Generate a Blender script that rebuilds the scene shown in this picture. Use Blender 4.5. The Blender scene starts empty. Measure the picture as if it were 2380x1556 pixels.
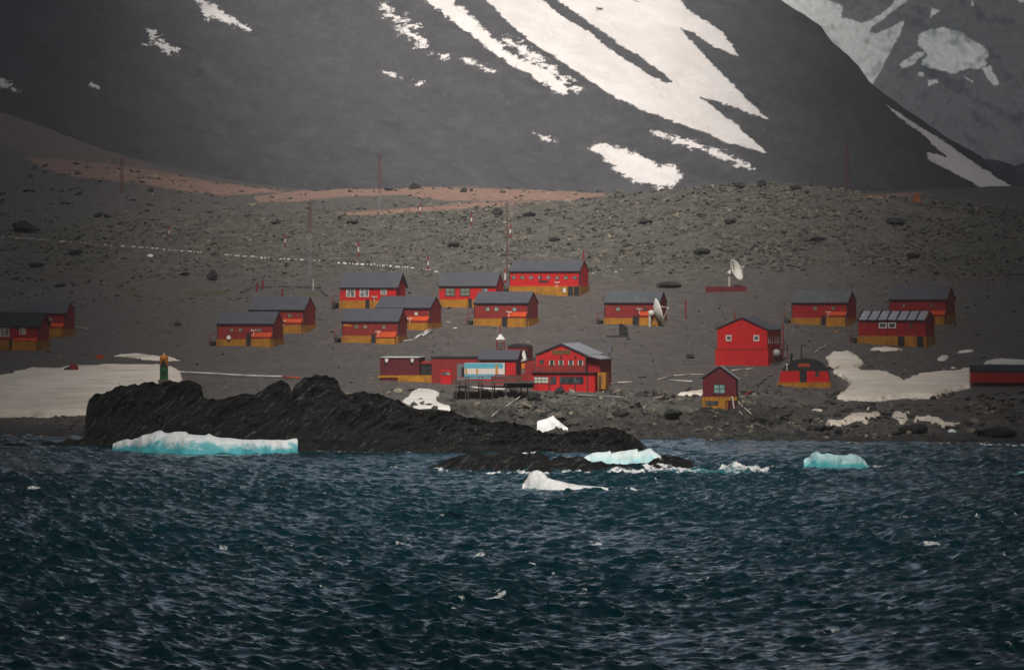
import bpy, bmesh, math, random
import numpy as np, time
_T0 = time.time()
def lap(s): pass
from mathutils import Vector, Matrix
random.seed(7); RNG = np.random.default_rng(11)
S = bpy.context.scene
COL = S.collection
R = math.radians

# ---------------------------------------------------------------- camera
FQ = 9917.6; CXQ, CYQ = 1190.0, 778.0; HZ = 697.3; CH = 20.0
PITCH = math.atan((CYQ-HZ)/FQ); CP, SP = math.cos(PITCH), math.sin(PITCH)
cam_d = bpy.data.cameras.new('camera'); cam = bpy.data.objects.new('camera', cam_d); COL.objects.link(cam)
cam.location = (0, 0, CH); cam.rotation_euler = (R(90)-PITCH, 0, 0)
cam_d.sensor_width = 36; cam_d.lens = 36*FQ/2380.0
cam_d.clip_start = 1; cam_d.clip_end = 30000
S.camera = cam
# ---------------------------------------------------------------- light
SUN_EL, SUN_AZ = R(46), R(184)      # azimuth clockwise from +Y: behind the camera and a little to its left
w = bpy.data.worlds.new('World'); S.world = w; w.use_nodes = True
nt = w.node_tree; nt.nodes.clear()
sky = nt.nodes.new('ShaderNodeTexSky'); sky.sky_type = 'NISHITA'; sky.sun_disc = False
sky.sun_elevation = SUN_EL; sky.sun_rotation = SUN_AZ; sky.dust_density = 4.0; sky.air_density = 1.2
hs = nt.nodes.new('ShaderNodeHueSaturation'); hs.inputs['Saturation'].default_value = 0.74
bg = nt.nodes.new('ShaderNodeBackground'); bg.inputs['Strength'].default_value = 0.105
ow = nt.nodes.new('ShaderNodeOutputWorld')
nt.links.new(sky.outputs[0], hs.inputs['Color']); nt.links.new(hs.outputs[0], bg.inputs[0]); nt.links.new(bg.outputs[0], ow.inputs[0])
sd = bpy.data.lights.new('sun', 'SUN'); sd.energy = 3.4; sd.angle = R(11); sd.color = (1.0, 0.95, 0.88)
so = bpy.data.objects.new('sun', sd); COL.objects.link(so)
sv = Vector((math.sin(SUN_AZ)*math.cos(SUN_EL), math.cos(SUN_AZ)*math.cos(SUN_EL), math.sin(SUN_EL)))
so.rotation_euler = sv.to_track_quat('Z', 'Y').to_euler(); so.location = (0, -50, 300)
S.view_settings.view_transform = 'Standard'; S.view_settings.look = 'None'; S.view_settings.exposure = 0.52; S.view_settings.gamma = 1.0
S.render.engine = 'CYCLES'
S.cycles.volume_bounces = 0; S.cycles.max_bounces = 5; S.cycles.volume_step_rate = 1.0

# ---------------------------------------------------------------- mapping helpers (photo direction + distance -> world)
def zof(yq, Y):
    up = -(np.asarray(yq, float)-CYQ)/FQ
    return CH + np.asarray(Y, float)*(up*CP-SP)/(CP+up*SP)
def yqof(z, Y):
    t = (np.asarray(z, float)-CH)/np.asarray(Y, float)
    up = (t*CP+SP)/(CP-t*SP)
    return CYQ-up*FQ
def xof(xq, Y): return (np.asarray(xq, float)-CXQ)/FQ*np.asarray(Y, float)
def uof(x, Y): return CXQ+np.asarray(x, float)/np.asarray(Y, float)*FQ
def wY(yq):      # distance of the sea surface seen at yq
    up = -(np.asarray(yq, float)-CYQ)/FQ
    return -CH*(CP+up*SP)/(up*CP-SP)
def sstep(a, b, x):
    t = np.clip((x-a)/(b-a), 0, 1); return t*t*(3-2*t)

# ---------------------------------------------------------------- noise
_p = np.random.default_rng(3).permutation(256).astype(np.int32); _p = np.concatenate([_p, _p])
_g = np.random.default_rng(5).normal(size=(256, 3)); _g /= np.linalg.norm(_g, axis=1)[:, None]; _g = _g.astype(np.float32)
def pnoise(x, y, z=0.0):
    x, y, z = np.broadcast_arrays(np.asarray(x, np.float32), np.asarray(y, np.float32), np.asarray(z, np.float32))
    xi = np.floor(x).astype(np.int32); yi = np.floor(y).astype(np.int32); zi = np.floor(z).astype(np.int32)
    fx, fy, fz = x-xi, y-yi, z-zi
    u, v, w_ = fx*fx*fx*(fx*(fx*6-15)+10), fy*fy*fy*(fy*(fy*6-15)+10), fz*fz*fz*(fz*(fz*6-15)+10)
    def gr(a, b, c):
        h = _p[(_p[(_p[(xi+a) & 255]+yi+b) & 255]+zi+c) & 255]
        g = _g[h]; return g[..., 0]*(fx-a)+g[..., 1]*(fy-b)+g[..., 2]*(fz-c)
    l = lambda a, b, t: a+(b-a)*t
    return 1.6*l(l(l(gr(0,0,0), gr(1,0,0), u), l(gr(0,1,0), gr(1,1,0), u), v), l(l(gr(0,0,1), gr(1,0,1), u), l(gr(0,1,1), gr(1,1,1), u), v), w_)
def fbm(x, y, z=0.0, o=4, gain=0.5):
    s = 0; a = 1.0; f = 1.0
    for i in range(o):
        s = s+a*pnoise(x*f+17.3*i, y*f-9.1*i, z*f+3.7*i); a *= gain; f *= 2.03
    return s
def ridged(x, y, z=0.0, o=4, gain=0.5):
    s = 0; a = 1.0; f = 1.0
    for i in range(o):
        n = 1-np.abs(pnoise(x*f+7.3*i, y*f-19.1*i, z*f+5.7*i))*1.6; s = s+a*(n*n-0.45); a *= gain; f *= 2.07
    return s
def sdf(px, py, poly):
    """signed distance to a polygon, positive inside"""
    P = np.asarray(poly, np.float32); n = len(P)
    px = px.astype(np.float32); py = py.astype(np.float32)
    d = np.full(px.shape, 1e9, np.float32); ins = np.zeros(px.shape, bool)
    for i in range(n):
        ax, ay = P[i]; bx, by = P[(i+1) % n]; ex, ey = bx-ax, by-ay
        wx, wy = px-ax, py-ay
        t = np.clip((wx*ex+wy*ey)/(ex*ex+ey*ey+1e-9), 0, 1)
        dx, dy = wx-ex*t, wy-ey*t; d = np.minimum(d, dx*dx+dy*dy)
        c = ((ay > py) != (by > py))
        if ey != 0: ins ^= c & (px < ex*(py-ay)/ey+ax)
    d = np.sqrt(d); return np.where(ins, d, -d)

# ---------------------------------------------------------------- mesh helpers
def tag(o, label=None, cat=None, group=None, kind=None):
    if label: o['label'] = label
    if cat: o['category'] = cat
    if group: o['group'] = group
    if kind: o['kind'] = kind
    return o
def link(name, me, mat, parent=None, loc=None):
    o = bpy.data.objects.new(name, me); COL.objects.link(o)
    if mat is not None: me.materials.append(mat)
    if parent is not None: o.parent = parent
    if loc is not None: o.location = loc
    return o
def raw_mesh(name, co, faces, attrs=None, smooth=True):
    """co (N,3), faces (M,k) constant k"""
    me = bpy.data.meshes.new(name); co = np.ascontiguousarray(co, np.float32); faces = np.ascontiguousarray(faces, np.int32)
    k = faces.shape[1]; me.vertices.add(len(co)); me.vertices.foreach_set('co', co.ravel())
    me.loops.add(faces.size); me.loops.foreach_set('vertex_index', faces.ravel())
    me.polygons.add(len(faces)); me.polygons.foreach_set('loop_start', np.arange(0, faces.size, k, dtype=np.int32))
    try: me.polygons.foreach_set('loop_total', np.full(len(faces), k, np.int32))
    except Exception: pass
    me.update(calc_edges=True)
    me.polygons.foreach_set('use_smooth', np.full(len(faces), smooth, bool))
    for n, a in (attrs or {}).items():
        at = me.attributes.new(n, 'FLOAT', 'POINT'); at.data.foreach_set('value', np.ascontiguousarray(a, np.float32).ravel())
    return me
def grid_faces(r, c, mask=None):
    i = np.arange(r*c, dtype=np.int32).reshape(r, c)
    f = np.stack([i[:-1, :-1], i[:-1, 1:], i[1:, 1:], i[1:, :-1]], -1)
    if mask is not None: f = f[mask]
    return f.reshape(-1, 4)
def grid_mesh(name, X, Y, Z, attrs=None, mask=None, smooth=True):
    r, c = X.shape; co = np.stack([X, Y, Z], -1).reshape(-1, 3); f = grid_faces(r, c, mask)
    if mask is not None:
        used = np.zeros(len(co), bool); used[f.ravel()] = True; rem = np.cumsum(used)-1
        co = co[used]; f = rem[f]; attrs = {k: np.asarray(v).ravel()[used] for k, v in (attrs or {}).items()}
    return raw_mesh(name, co, f, attrs, smooth)
class MB:
    def __init__(s): s.v = []; s.f = []
    def add(s, vs, fs):
        b = len(s.v); s.v += [tuple(v) for v in vs]; s.f += [tuple(b+i for i in f) for f in fs]; return s
    def box(s, x0, x1, y0, y1, z0, z1):
        return s.add([(x0,y0,z0),(x1,y0,z0),(x1,y1,z0),(x0,y1,z0),(x0,y0,z1),(x1,y0,z1),(x1,y1,z1),(x0,y1,z1)],
                     [(0,3,2,1),(4,5,6,7),(0,1,5,4),(1,2,6,5),(2,3,7,6),(3,0,4,7)])
    def prism(s, poly, a, b, axis):
        n = len(poly)
        pt = (lambda p, t: (t, p[0], p[1])) if axis == 'x' else (lambda p, t: (p[0], t, p[1])) if axis == 'y' else (lambda p, t: (p[0], p[1], t))
        return s.add([pt(p, a) for p in poly]+[pt(p, b) for p in poly],
                     [tuple(range(n))[::-1], tuple(range(n, 2*n))]+[(i, (i+1) % n, n+(i+1) % n, n+i) for i in range(n)])
    def tube(s, p, q, r0, r1=None, n=8):
        r1 = r0 if r1 is None else r1; p = Vector(p); q = Vector(q); d = (q-p).normalized()
        a = d.orthogonal().normalized(); b = d.cross(a); vs = []
        for c, r in ((p, r0), (q, r1)):
            for i in range(n):
                t = 2*math.pi*i/n; vs.append(c+a*(r*math.cos(t))+b*(r*math.sin(t)))
        return s.add(vs, [tuple(range(n))[::-1], tuple(range(n, 2*n))]+[(i, (i+1) % n, n+(i+1) % n, n+i) for i in range(n)])
    def path(s, pts, r, n=7):
        for a, b in zip(pts[:-1], pts[1:]): s.tube(a, b, r, r, n)
        return s
    def lathe(s, prof, c=(0, 0, 0), n=16):
        m = len(prof); vs = []
        for r, z in prof:
            for i in range(n): t = 2*math.pi*i/n; vs.append((c[0]+r*math.cos(t), c[1]+r*math.sin(t), c[2]+z))
        fs = [(j*n+i, j*n+(i+1) % n, (j+1)*n+(i+1) % n, (j+1)*n+i) for j in range(m-1) for i in range(n)]
        return s.add(vs, fs+[tuple(range(n))[::-1], tuple(range((m-1)*n, m*n))])
    def build(s, name, mat, parent=None, smooth=False):
        me = bpy.data.meshes.new(name); me.from_pydata(s.v, [], s.f); bm = bmesh.new(); bm.from_mesh(me)
        bmesh.ops.recalc_face_normals(bm, faces=bm.faces); bm.to_mesh(me); bm.free()
        if smooth: me.polygons.foreach_set('use_smooth', [True]*len(me.polygons))
        return link(name, me, mat, parent)
def empty(name, loc, rz=0.0):
    o = bpy.data.objects.new(name, None); COL.objects.link(o); o.location = loc; o.rotation_euler = (0, 0, rz); o.empty_display_size = 0.5; return o

# ---------------------------------------------------------------- materials
class NT:
    def __init__(s, name):
        s.m = bpy.data.materials.new(name); s.m.use_nodes = True; s.t = s.m.node_tree; s.b = s.t.nodes['Principled BSDF']
    def n(s, typ, **kw):
        nd = s.t.nodes.new('ShaderNode'+typ)
        for k, v in kw.items():
            if k.startswith('i_'): nd.inputs[int(k[2:]) if k[2:].isdigit() else k[2:].replace('_', ' ')].default_value = v
            else: setattr(nd, k, v)
        return nd
    def l(s, a, b): s.t.links.new(a, b)
    def coord(s, scale=(1, 1, 1), rot=(0, 0, 0), tex=False):
        tc = s.n('TexCoord'); mp = s.n('Mapping')
        if tex: mp.vector_type = 'TEXTURE'; scale = tuple(1/x for x in scale)
        mp.inputs['Scale'].default_value = scale; mp.inputs['Rotation'].default_value = rot
        s.l(tc.outputs['Object'], mp.inputs[0]); return mp.outputs[0]
    def noise(s, scale, detail=4, rough=0.55, vec=None, dist=0):
        nd = s.n('TexNoise'); nd.inputs['Scale'].default_value = scale; nd.inputs['Detail'].default_value = detail; nd.inputs['Roughness'].default_value = rough; nd.inputs['Distortion'].default_value = dist
        if vec is not None: s.l(vec, nd.inputs['Vector'])
        return nd.outputs[0]
    def ramp(s, fac, stops, interp='LINEAR'):
        nd = s.n('ValToRGB'); e = nd.color_ramp.elements; nd.color_ramp.interpolation = interp
        while len(e) < len(stops): e.new(0.5)
        for el, (p, c) in zip(e, stops): el.position = p; el.color = (*c, 1) if len(c) == 3 else c
        s.l(fac, nd.inputs[0]); return nd.outputs[0]
    def mix(s, fac, a, b, typ='MIX'):
        nd = s.n('MixRGB', blend_type=typ)
        for i, v in ((0, fac), (1, a), (2, b)):
            if isinstance(v, (int, float)): nd.inputs[i].default_value = v
            elif isinstance(v, tuple): nd.inputs[i].default_value = (*v, 1)
            else: s.l(v, nd.inputs[i])
        return nd.outputs[0]
    def math(s, op, a, b=0.0, c=0.0, clamp=False):
        nd = s.n('Math', operation=op, use_clamp=clamp)
        for i, v in ((0, a), (1, b), (2, c)):
            if isinstance(v, (int, float)): nd.inputs[i].default_value = v
            else: s.l(v, nd.inputs[i])
        return nd.outputs[0]
    def attr(s, name):
        return s.n('Attribute', attribute_name=name).outputs['Fac']
    def sm(s, v, a, b):
        nd = s.n('MapRange', interpolation_type='SMOOTHSTEP'); s.l(v, nd.inputs[0])
        nd.inputs[1].default_value = a; nd.inputs[2].default_value = b; return nd.outputs[0]
    def bump(s, h, strength=0.5, dist=0.1):
        nd = s.n('Bump'); nd.inputs['Strength'].default_value = strength; nd.inputs['Distance'].default_value = dist
        s.l(h, nd.inputs['Height']); s.l(nd.outputs[0], s.b.inputs['Normal'])
    def color(s, c):
        if isinstance(c, tuple): s.b.inputs['Base Color'].default_value = (*c, 1)
        else: s.l(c, s.b.inputs['Base Color'])
    def rough(s, v, spec=None):
        s.b.inputs['Roughness'].default_value = v
        if spec is not None: s.b.inputs['Specular IOR Level'].default_value = spec

def paint(name, col, var=0.35, rough=0.6, planks=0.0, dirt=0.25, axis=0, spec=0.3):
    """weathered paint: uneven tone, dirt streaks, optional board lines"""
    t = NT(name); v = t.coord()
    n1 = t.noise(0.9, 6, 0.7, v); n2 = t.noise(3.5, 5, 0.65, t.coord((1, 1, 0.10)))
    c = t.mix(t.ramp(n1, [(0.3, (0, 0, 0)), (0.75, (1, 1, 1))]), tuple(x*(1-var) for x in col), tuple(min(1, x*(1+var*0.6)) for x in col))
    c = t.mix(t.math('MULTIPLY', t.sm(n2, 0.48, 0.68), dirt*1.5), c, (0.06, 0.045, 0.04))
    oi = t.n('ObjectInfo'); c = t.mix(t.math('MULTIPLY', oi.outputs['Random'], 0.3), c, t.mix(0.5, c, (0.05, 0.035, 0.035))); t.color(c); t.rough(rough, spec)
    if planks:
        wv = t.n('TexWave', wave_type='BANDS', bands_direction='XYZ'[axis] if isinstance(axis, int) else axis, wave_profile='SIN')
        t.l(t.coord(), wv.inputs[0]); wv.inputs['Scale'].default_value = planks; t.bump(wv.outputs[1], 0.6, 0.04)
    return t.m
M = {}
M['red'] = paint('red_cladding', (0.30, 0.022, 0.020), planks=1.6)
M['red_bright'] = paint('bright_red_cladding', (0.60, 0.010, 0.013), var=0.2, planks=1.6, dirt=0.12)
M['red_deep'] = paint('deep_red_cladding', (0.34, 0.008, 0.012), var=0.25, planks=1.6, dirt=0.15)
M['maroon'] = paint('maroon_cladding', (0.15, 0.012, 0.022), planks=1.3)
M['yellow'] = paint('ochre_plinth_boards', (0.48, 0.205, 0.012), planks=1.2, dirt=0.4)
M['orange'] = paint('orange_paint', (0.62, 0.075, 0.012), var=0.2, dirt=0.15)
M['dish'] = paint('white_dish_paint', (0.85, 0.84, 0.78), var=0.05, dirt=0.05)
M['tank'] = paint('grey_white_tank_paint', (0.42, 0.42, 0.42), var=0.3, dirt=0.4)
M['marker_rust'] = paint('rusty_marker_paint', (0.35, 0.10, 0.02))
M['mast_dark'] = paint('weathered_mast_paint', (0.12, 0.028, 0.03))
M['pier_wood'] = paint('weathered_pier_timber', (0.075, 0.062, 0.055))
M['black'] = paint('black_paint', (0.018, 0.019, 0.022), var=0.3)
M['dark'] = paint('dark_timber', (0.042, 0.036, 0.033))
M['white'] = paint('white_paint', (0.72, 0.70, 0.67), var=0.1, dirt=0.25)
M['pipe'] = paint('galvanised_pipe', (0.62, 0.58, 0.52), var=0.2, dirt=0.3, rough=0.45, spec=0.5)
M['grey_pipe'] = paint('grey_pipe', (0.22, 0.23, 0.24), var=0.3, dirt=0.3, rough=0.45, spec=0.5)
M['navy'] = paint('navy_barge_board', (0.02, 0.02, 0.04))
M['mast_red'] = paint('mast_red_paint', (0.30, 0.015, 0.02))
M['wood'] = paint('varnished_board', (0.24, 0.11, 0.035), planks=5, axis=2)
M['green'] = paint('green_paint', (0.012, 0.16, 0.035))
M['amber'] = paint('amber_paint', (0.62, 0.20, 0.012))
M['sky_blue'] = paint('sky_blue_paint', (0.09, 0.40, 0.52), var=0.12, dirt=0.08)
M['off_white'] = paint('off_white_paint', (0.74, 0.64, 0.60), var=0.08, dirt=0.08)
M['rust'] = paint('rust_stain', (0.55, 0.25, 0.03), dirt=0.1)
M['steel'] = paint('grey_steel', (0.16, 0.17, 0.19), var=0.25)
def roofm(name, col, streak=0.35, bright=(0.32, 0.33, 0.36)):
    t = NT(name); v = t.coord((3.0, 0.35, 0.35)); n = t.noise(1.1, 6, 0.65, v); n2 = t.noise(0.5, 5, 0.6, t.coord())
    c = t.mix(t.math('MULTIPLY', t.sm(n, 0.56, 0.74), streak), col, bright)
    c = t.mix(t.math('MULTIPLY', t.sm(n2, 0.4, 0.75), 0.5), c, tuple(x*0.6 for x in col)); t.color(c); t.rough(0.6, 0.35)
    wv = t.n('TexWave', bands_direction='X'); t.l(t.coord(), wv.inputs[0]); wv.inputs['Scale'].default_value = 2.2; t.bump(wv.outputs[1], 0.5, 0.04)
    return t.m
M['roof'] = roofm('grey_roof_sheet', (0.085, 0.088, 0.105), 0.25)
M['roof_worn'] = roofm('worn_roof_sheet', (0.095, 0.10, 0.115), 0.9, (0.34, 0.36, 0.38))
M['roof_light'] = roofm('light_roof_sheet', (0.30, 0.31, 0.35), 0.8, (0.55, 0.56, 0.6))
M['roof_black'] = roofm('black_roof_sheet', (0.022, 0.024, 0.028), 0.2, (0.08, 0.08, 0.09))
def glass(name, col, var=(0.3, 0.3, 0.3)):
    t = NT(name); n = t.noise(2.2, 3, 0.6, t.coord((1, 1, 0.25))); t.color(t.mix(t.sm(n, 0.4, 0.65), col, var)); t.rough(0.12, 0.6); return t.m
M['pane'] = glass('dark_window_glass', (0.02, 0.025, 0.03), (0.09, 0.11, 0.12))
M['pane_curtain'] = glass('curtained_window_glass', (0.05, 0.07, 0.075), (0.42, 0.42, 0.40))
M['pane_pale'] = glass('pale_window_glass', (0.14, 0.16, 0.13), (0.24, 0.26, 0.2))
M['pane_turq'] = glass('greenish_window_glass', (0.16, 0.30, 0.27), (0.25, 0.42, 0.38))
M['pane_blind'] = glass('blind_window_glass', (0.50, 0.50, 0.44), (0.62, 0.60, 0.55))  # pale cream pane, no emission
M['frame_dark'] = paint('dark_window_frame', (0.03, 0.025, 0.03))
M['frame_red'] = paint('red_window_frame', (0.2, 0.03, 0.03))

def rockm(name, dark, mid, light, warm, sc=1.0, rot=(0, 0, 0)):
    t = NT(name); v = t.coord((1, 1, 1), rot); vs = t.coord((0.3*sc, 0.5*sc, 1.5*sc), rot, True)
    a = t.noise(0.25*sc, 8, 0.68, v); b = t.noise(1.0, 8, 0.78, vs, 0.9); d = t.noise(2.4*sc, 6, 0.78, v); vr = t.n('TexVoronoi', distance='EUCLIDEAN'); t.l(t.coord((0.6*sc, 0.6*sc, 1.3*sc), rot), vr.inputs[0]); vr.inputs['Scale'].default_value = 1.0
    c = t.ramp(a, [(0.3, dark), (0.52, mid), (0.72, warm)])
    c = t.mix(t.math('MULTIPLY', t.sm(b, 0.55, 0.62), 0.7), c, light)
    c = t.mix(t.math('MULTIPLY', t.sm(d, 0.48, 0.62), 0.45), c, tuple(x*0.5 for x in dark))
    t.color(c); t.rough(0.82, 0.35)
    h = t.math('ADD', t.math('ADD', t.math('MULTIPLY', b, 0.8), t.math('MULTIPLY', d, 0.5)), t.math('MULTIPLY', vr.outputs[0], 0.6)); t.bump(h, 1.0, 1.3/sc)
    return t.m
M['sea_rock'] = rockm('wet_black_rock', (0.004, 0.0045, 0.005), (0.011, 0.012, 0.0125), (0.26, 0.265, 0.26), (0.026, 0.023, 0.017), 1.0, (0, R(-38), 0))
M['boulder'] = rockm('grey_boulder_rock', (0.02, 0.021, 0.024), (0.045, 0.045, 0.046), (0.10, 0.10, 0.095), (0.06, 0.05, 0.042), 2.2)

def groundm():
    t = NT('scree_ground'); v = t.coord()
    big = t.noise(0.035, 6, 0.6, v); mid = t.noise(0.5, 7, 0.7, v); fine = t.noise(1.7, 6, 0.8, v); vo = t.n('TexVoronoi'); t.l(v, vo.inputs[0]); vo.inputs['Scale'].default_value = 1.3
    vo2 = t.n('TexVoronoi'); t.l(v, vo2.inputs[0]); vo2.inputs['Scale'].default_value = 3.4
    plain = t.ramp(t.math('ADD', t.math('MULTIPLY', mid, 0.5), t.math('MULTIPLY', fine, 0.5)), [(0.38, (0.064, 0.056, 0.053)), (0.62, (0.195, 0.174, 0.163))])
    rock = t.ramp(t.math('ADD', t.math('MULTIPLY', mid, 0.5), t.math('MULTIPLY', fine, 0.5)), [(0.38, (0.034, 0.036, 0.037)), (0.5, (0.112, 0.108, 0.092)), (0.62, (0.25, 0.23, 0.185))])
    c = t.mix(t.attr('rough'), plain, rock)
    c = t.mix(t.math('MULTIPLY', t.sm(vo.outputs['Color'] if False else vo.outputs['Distance'], 0.0, 0.55), 0.35), c, t.mix(0.5, c, (0.02, 0.02, 0.02)))
    c = t.mix(t.math('MULTIPLY', t.sm(fine, 0.58, 0.66), 0.6), c, (0.26, 0.245, 0.22))
    c = t.mix(t.math('MULTIPLY', t.sm(fine, 0.42, 0.34), 0.7), c, (0.014, 0.015, 0.018))
    c = t.mix(t.math('MULTIPLY', t.sm(big, 0.45, 0.7), 0.25), c, (0.11, 0.095, 0.085))
    ra = t.math('ADD', t.attr('ochre'), t.math('MULTIPLY', t.math('SUBTRACT', mid, 0.5), 1.1))
    c = t.mix(t.math('MULTIPLY', t.sm(ra, 0.35, 0.8), 0.85), c, t.mix(t.sm(fine, 0.4, 0.6), (0.17, 0.10, 0.078), (0.44, 0.265, 0.20)))
    mo = t.math('ADD', t.attr('moss'), t.math('MULTIPLY', t.math('SUBTRACT', mid, 0.5), 1.4))
    c = t.mix(t.math('MULTIPLY', t.sm(mo, 0.45, 0.9), 0.6), c, (0.085, 0.085, 0.018))
    wet = t.attr('wet'); c = t.mix(t.math('MULTIPLY', wet, 0.78), c, t.mix(t.sm(mid, 0.4, 0.65), (0.014, 0.014, 0.015), (0.05, 0.048, 0.045)))
    tr = t.attr('track'); c = t.mix(t.math('MULTIPLY', tr, 0.5), c, (0.13, 0.12, 0.115))
    t.color(c); t.rough(0.9, 0.2)
    h = t.math('ADD', t.math('MULTIPLY', vo2.outputs[0], 0.5), t.math('MULTIPLY', fine, 0.7)); t.bump(h, 0.8, 0.25)
    return t.m
M['ground'] = groundm()
def snowm(name, col, dirty, sc=1.0):
    t = NT(name); v = t.coord((0.25*sc, 1.0*sc, 1.0*sc)); n = t.noise(0.6, 7, 0.62, v, 0.8); n2 = t.noise(0.09*sc, 4, 0.6, t.coord())
    c = t.mix(t.math('MULTIPLY', t.sm(n, 0.45, 0.70), 0.65), col, dirty); c = t.mix(t.math('MULTIPLY', t.sm(n2, 0.4, 0.7), 0.4), c, dirty)
    t.color(c); t.rough(0.7, 0.2); t.bump(n, 0.5, 0.3); return t.m
M['snow_old'] = snowm('old_dusty_snow', (0.88, 0.80, 0.70), (0.50, 0.42, 0.32))
M['snow_clean'] = snowm('white_snow', (0.80, 0.78, 0.74), (0.52, 0.48, 0.42))
def mountainm(name, rock0, rock1, streak, snow, sc):
    t = NT(name); v = t.coord(); vr = t.coord((0.12, 0.6, 1.0), (0, R(38), 0), True)
    a = t.noise(0.006*sc, 4, 0.5, v); f = t.noise(0.22*sc, 7, 0.75, v); st = t.noise(0.6*sc, 6, 0.7, vr)
    g = t.noise(1.2*sc, 4, 0.7, v); s2 = t.noise(0.11*sc, 7, 0.72, vr, 0.4)
    c = t.ramp(a, [(0.3, rock0), (0.7, rock1)])
    c = t.mix(t.math('MULTIPLY', t.sm(f, 0.44, 0.66), 0.4), c, streak)
    c = t.mix(t.math('MULTIPLY', t.sm(st, 0.62, 0.76), 0.35), c, streak)
    c = t.mix(t.math('MULTIPLY', t.sm(g, 0.58, 0.68), 0.6), c, tuple(x*1.6 for x in streak))
    c = t.mix(t.math('MULTIPLY', t.sm(s2, 0.50, 0.64), 0.35 if sc > 0.9 else 0.15), c, streak); c = t.mix(t.math('MULTIPLY', t.sm(s2, 0.45, 0.36), 0.35 if sc > 0.9 else 0.1), c, tuple(x*0.6 for x in rock0))
    sa = t.attr('snow'); jag = t.math('MULTIPLY', t.math('SUBTRACT', t.noise(0.30*sc, 8, 0.8, t.coord((0.8, 0.5, 1.3))), 0.5), 190.0)
    k = t.math('ADD', sa, t.math('MULTIPLY', jag, t.attr('jag'))); k = t.sm(k, -0.6, 1.2)
    sn = t.mix(t.sm(t.noise(0.02*sc, 4, 0.6, t.coord()), 0.35, 0.7), snow, tuple(x*0.86 for x in snow))
    sp = t.noise(0.3*sc, 3, 0.5, v); sn = t.mix(t.math('MULTIPLY', t.sm(s2, 0.40, 0.62), 0.4 if sc > 0.9 else 0.1), sn, tuple(x*0.72 for x in snow)); sn = t.mix(t.sm(sp, 0.76, 0.78), sn, rock0)
    t.color(t.mix(k, c, sn)); t.rough(0.9, 0.1); t.bump(t.math('ADD', f, t.math('MULTIPLY', g, 0.3)), 0.7 if sc > 0.9 else 0.12, 1.2/sc)
    return t.m
M['mountain'] = mountainm('scree_mountain', (0.040, 0.042, 0.048), (0.052, 0.052, 0.056), (0.10, 0.10, 0.104), (0.78, 0.74, 0.72), 1.0)
M['far_mountain'] = mountainm('far_rock_mountain', (0.055, 0.06, 0.062), (0.066, 0.07, 0.07), (0.08, 0.085, 0.085), (0.44, 0.47, 0.455), 0.45)  # rock and snow tones drawn together, mist put into the colours

def waterm():
    t = NT('sea_water'); t.color((0.004, 0.020, 0.034)); t.rough(0.06); t.b.inputs['IOR'].default_value = 1.25
    a = t.noise(2.6, 4, 0.6, t.coord((0.55, 1.0, 1.0), (0, 0, R(12)))); b = t.noise(9.0, 3, 0.6, t.coord((0.6, 1, 1), (0, 0, R(-8))))
    h = t.math('ADD', a, t.math('MULTIPLY', b, 0.22)); t.bump(h, 0.45, 0.10)
    fo = t.attr('foam'); n = t.noise(1.6, 8, 0.8, t.coord((0.8, 0.35, 1))); k = t.math('ADD', t.math('MULTIPLY', fo, 0.82), t.math('MULTIPLY', t.math('SUBTRACT', n, 0.5), 3.2)); k = t.math('MULTIPLY', t.sm(k, 0.45, 0.85), t.sm(fo, 0.02, 0.2))
    tq = t.attr('shoal'); c = t.mix(t.math('MULTIPLY', tq, 0.8), (0.0012, 0.026, 0.037), (0.02, 0.17, 0.19)); t.color(c)
    d = t.n('BsdfDiffuse'); d.inputs[0].default_value = (0.80, 0.82, 0.82, 1); mx = t.n('MixShader')
    t.l(k, mx.inputs[0]); t.l(t.b.outputs[0], mx.inputs[1]); t.l(d.outputs[0], mx.inputs[2])
    o = [x for x in t.t.nodes if x.type == 'OUTPUT_MATERIAL'][0]; t.l(mx.outputs[0], o.inputs[0]); return t.m
M['water'] = waterm()
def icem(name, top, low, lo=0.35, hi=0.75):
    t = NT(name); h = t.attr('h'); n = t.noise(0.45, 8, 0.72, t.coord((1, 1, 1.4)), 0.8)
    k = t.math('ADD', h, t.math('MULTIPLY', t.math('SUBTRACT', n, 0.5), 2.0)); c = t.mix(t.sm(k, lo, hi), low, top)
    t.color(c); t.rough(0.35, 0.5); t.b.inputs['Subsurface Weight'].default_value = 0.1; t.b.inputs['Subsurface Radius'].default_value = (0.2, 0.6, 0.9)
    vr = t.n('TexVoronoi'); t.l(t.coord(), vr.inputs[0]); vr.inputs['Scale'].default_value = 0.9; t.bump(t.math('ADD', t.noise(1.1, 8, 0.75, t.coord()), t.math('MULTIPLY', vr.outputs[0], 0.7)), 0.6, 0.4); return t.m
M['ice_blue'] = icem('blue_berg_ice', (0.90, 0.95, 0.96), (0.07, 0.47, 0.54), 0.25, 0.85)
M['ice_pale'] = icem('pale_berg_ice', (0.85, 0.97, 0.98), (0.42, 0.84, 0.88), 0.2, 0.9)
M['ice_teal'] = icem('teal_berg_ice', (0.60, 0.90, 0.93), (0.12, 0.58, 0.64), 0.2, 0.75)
M['ice_white'] = icem('white_berg_ice', (0.97, 0.97, 0.97), (0.92, 0.96, 0.96), -0.1, 0.5)
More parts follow.
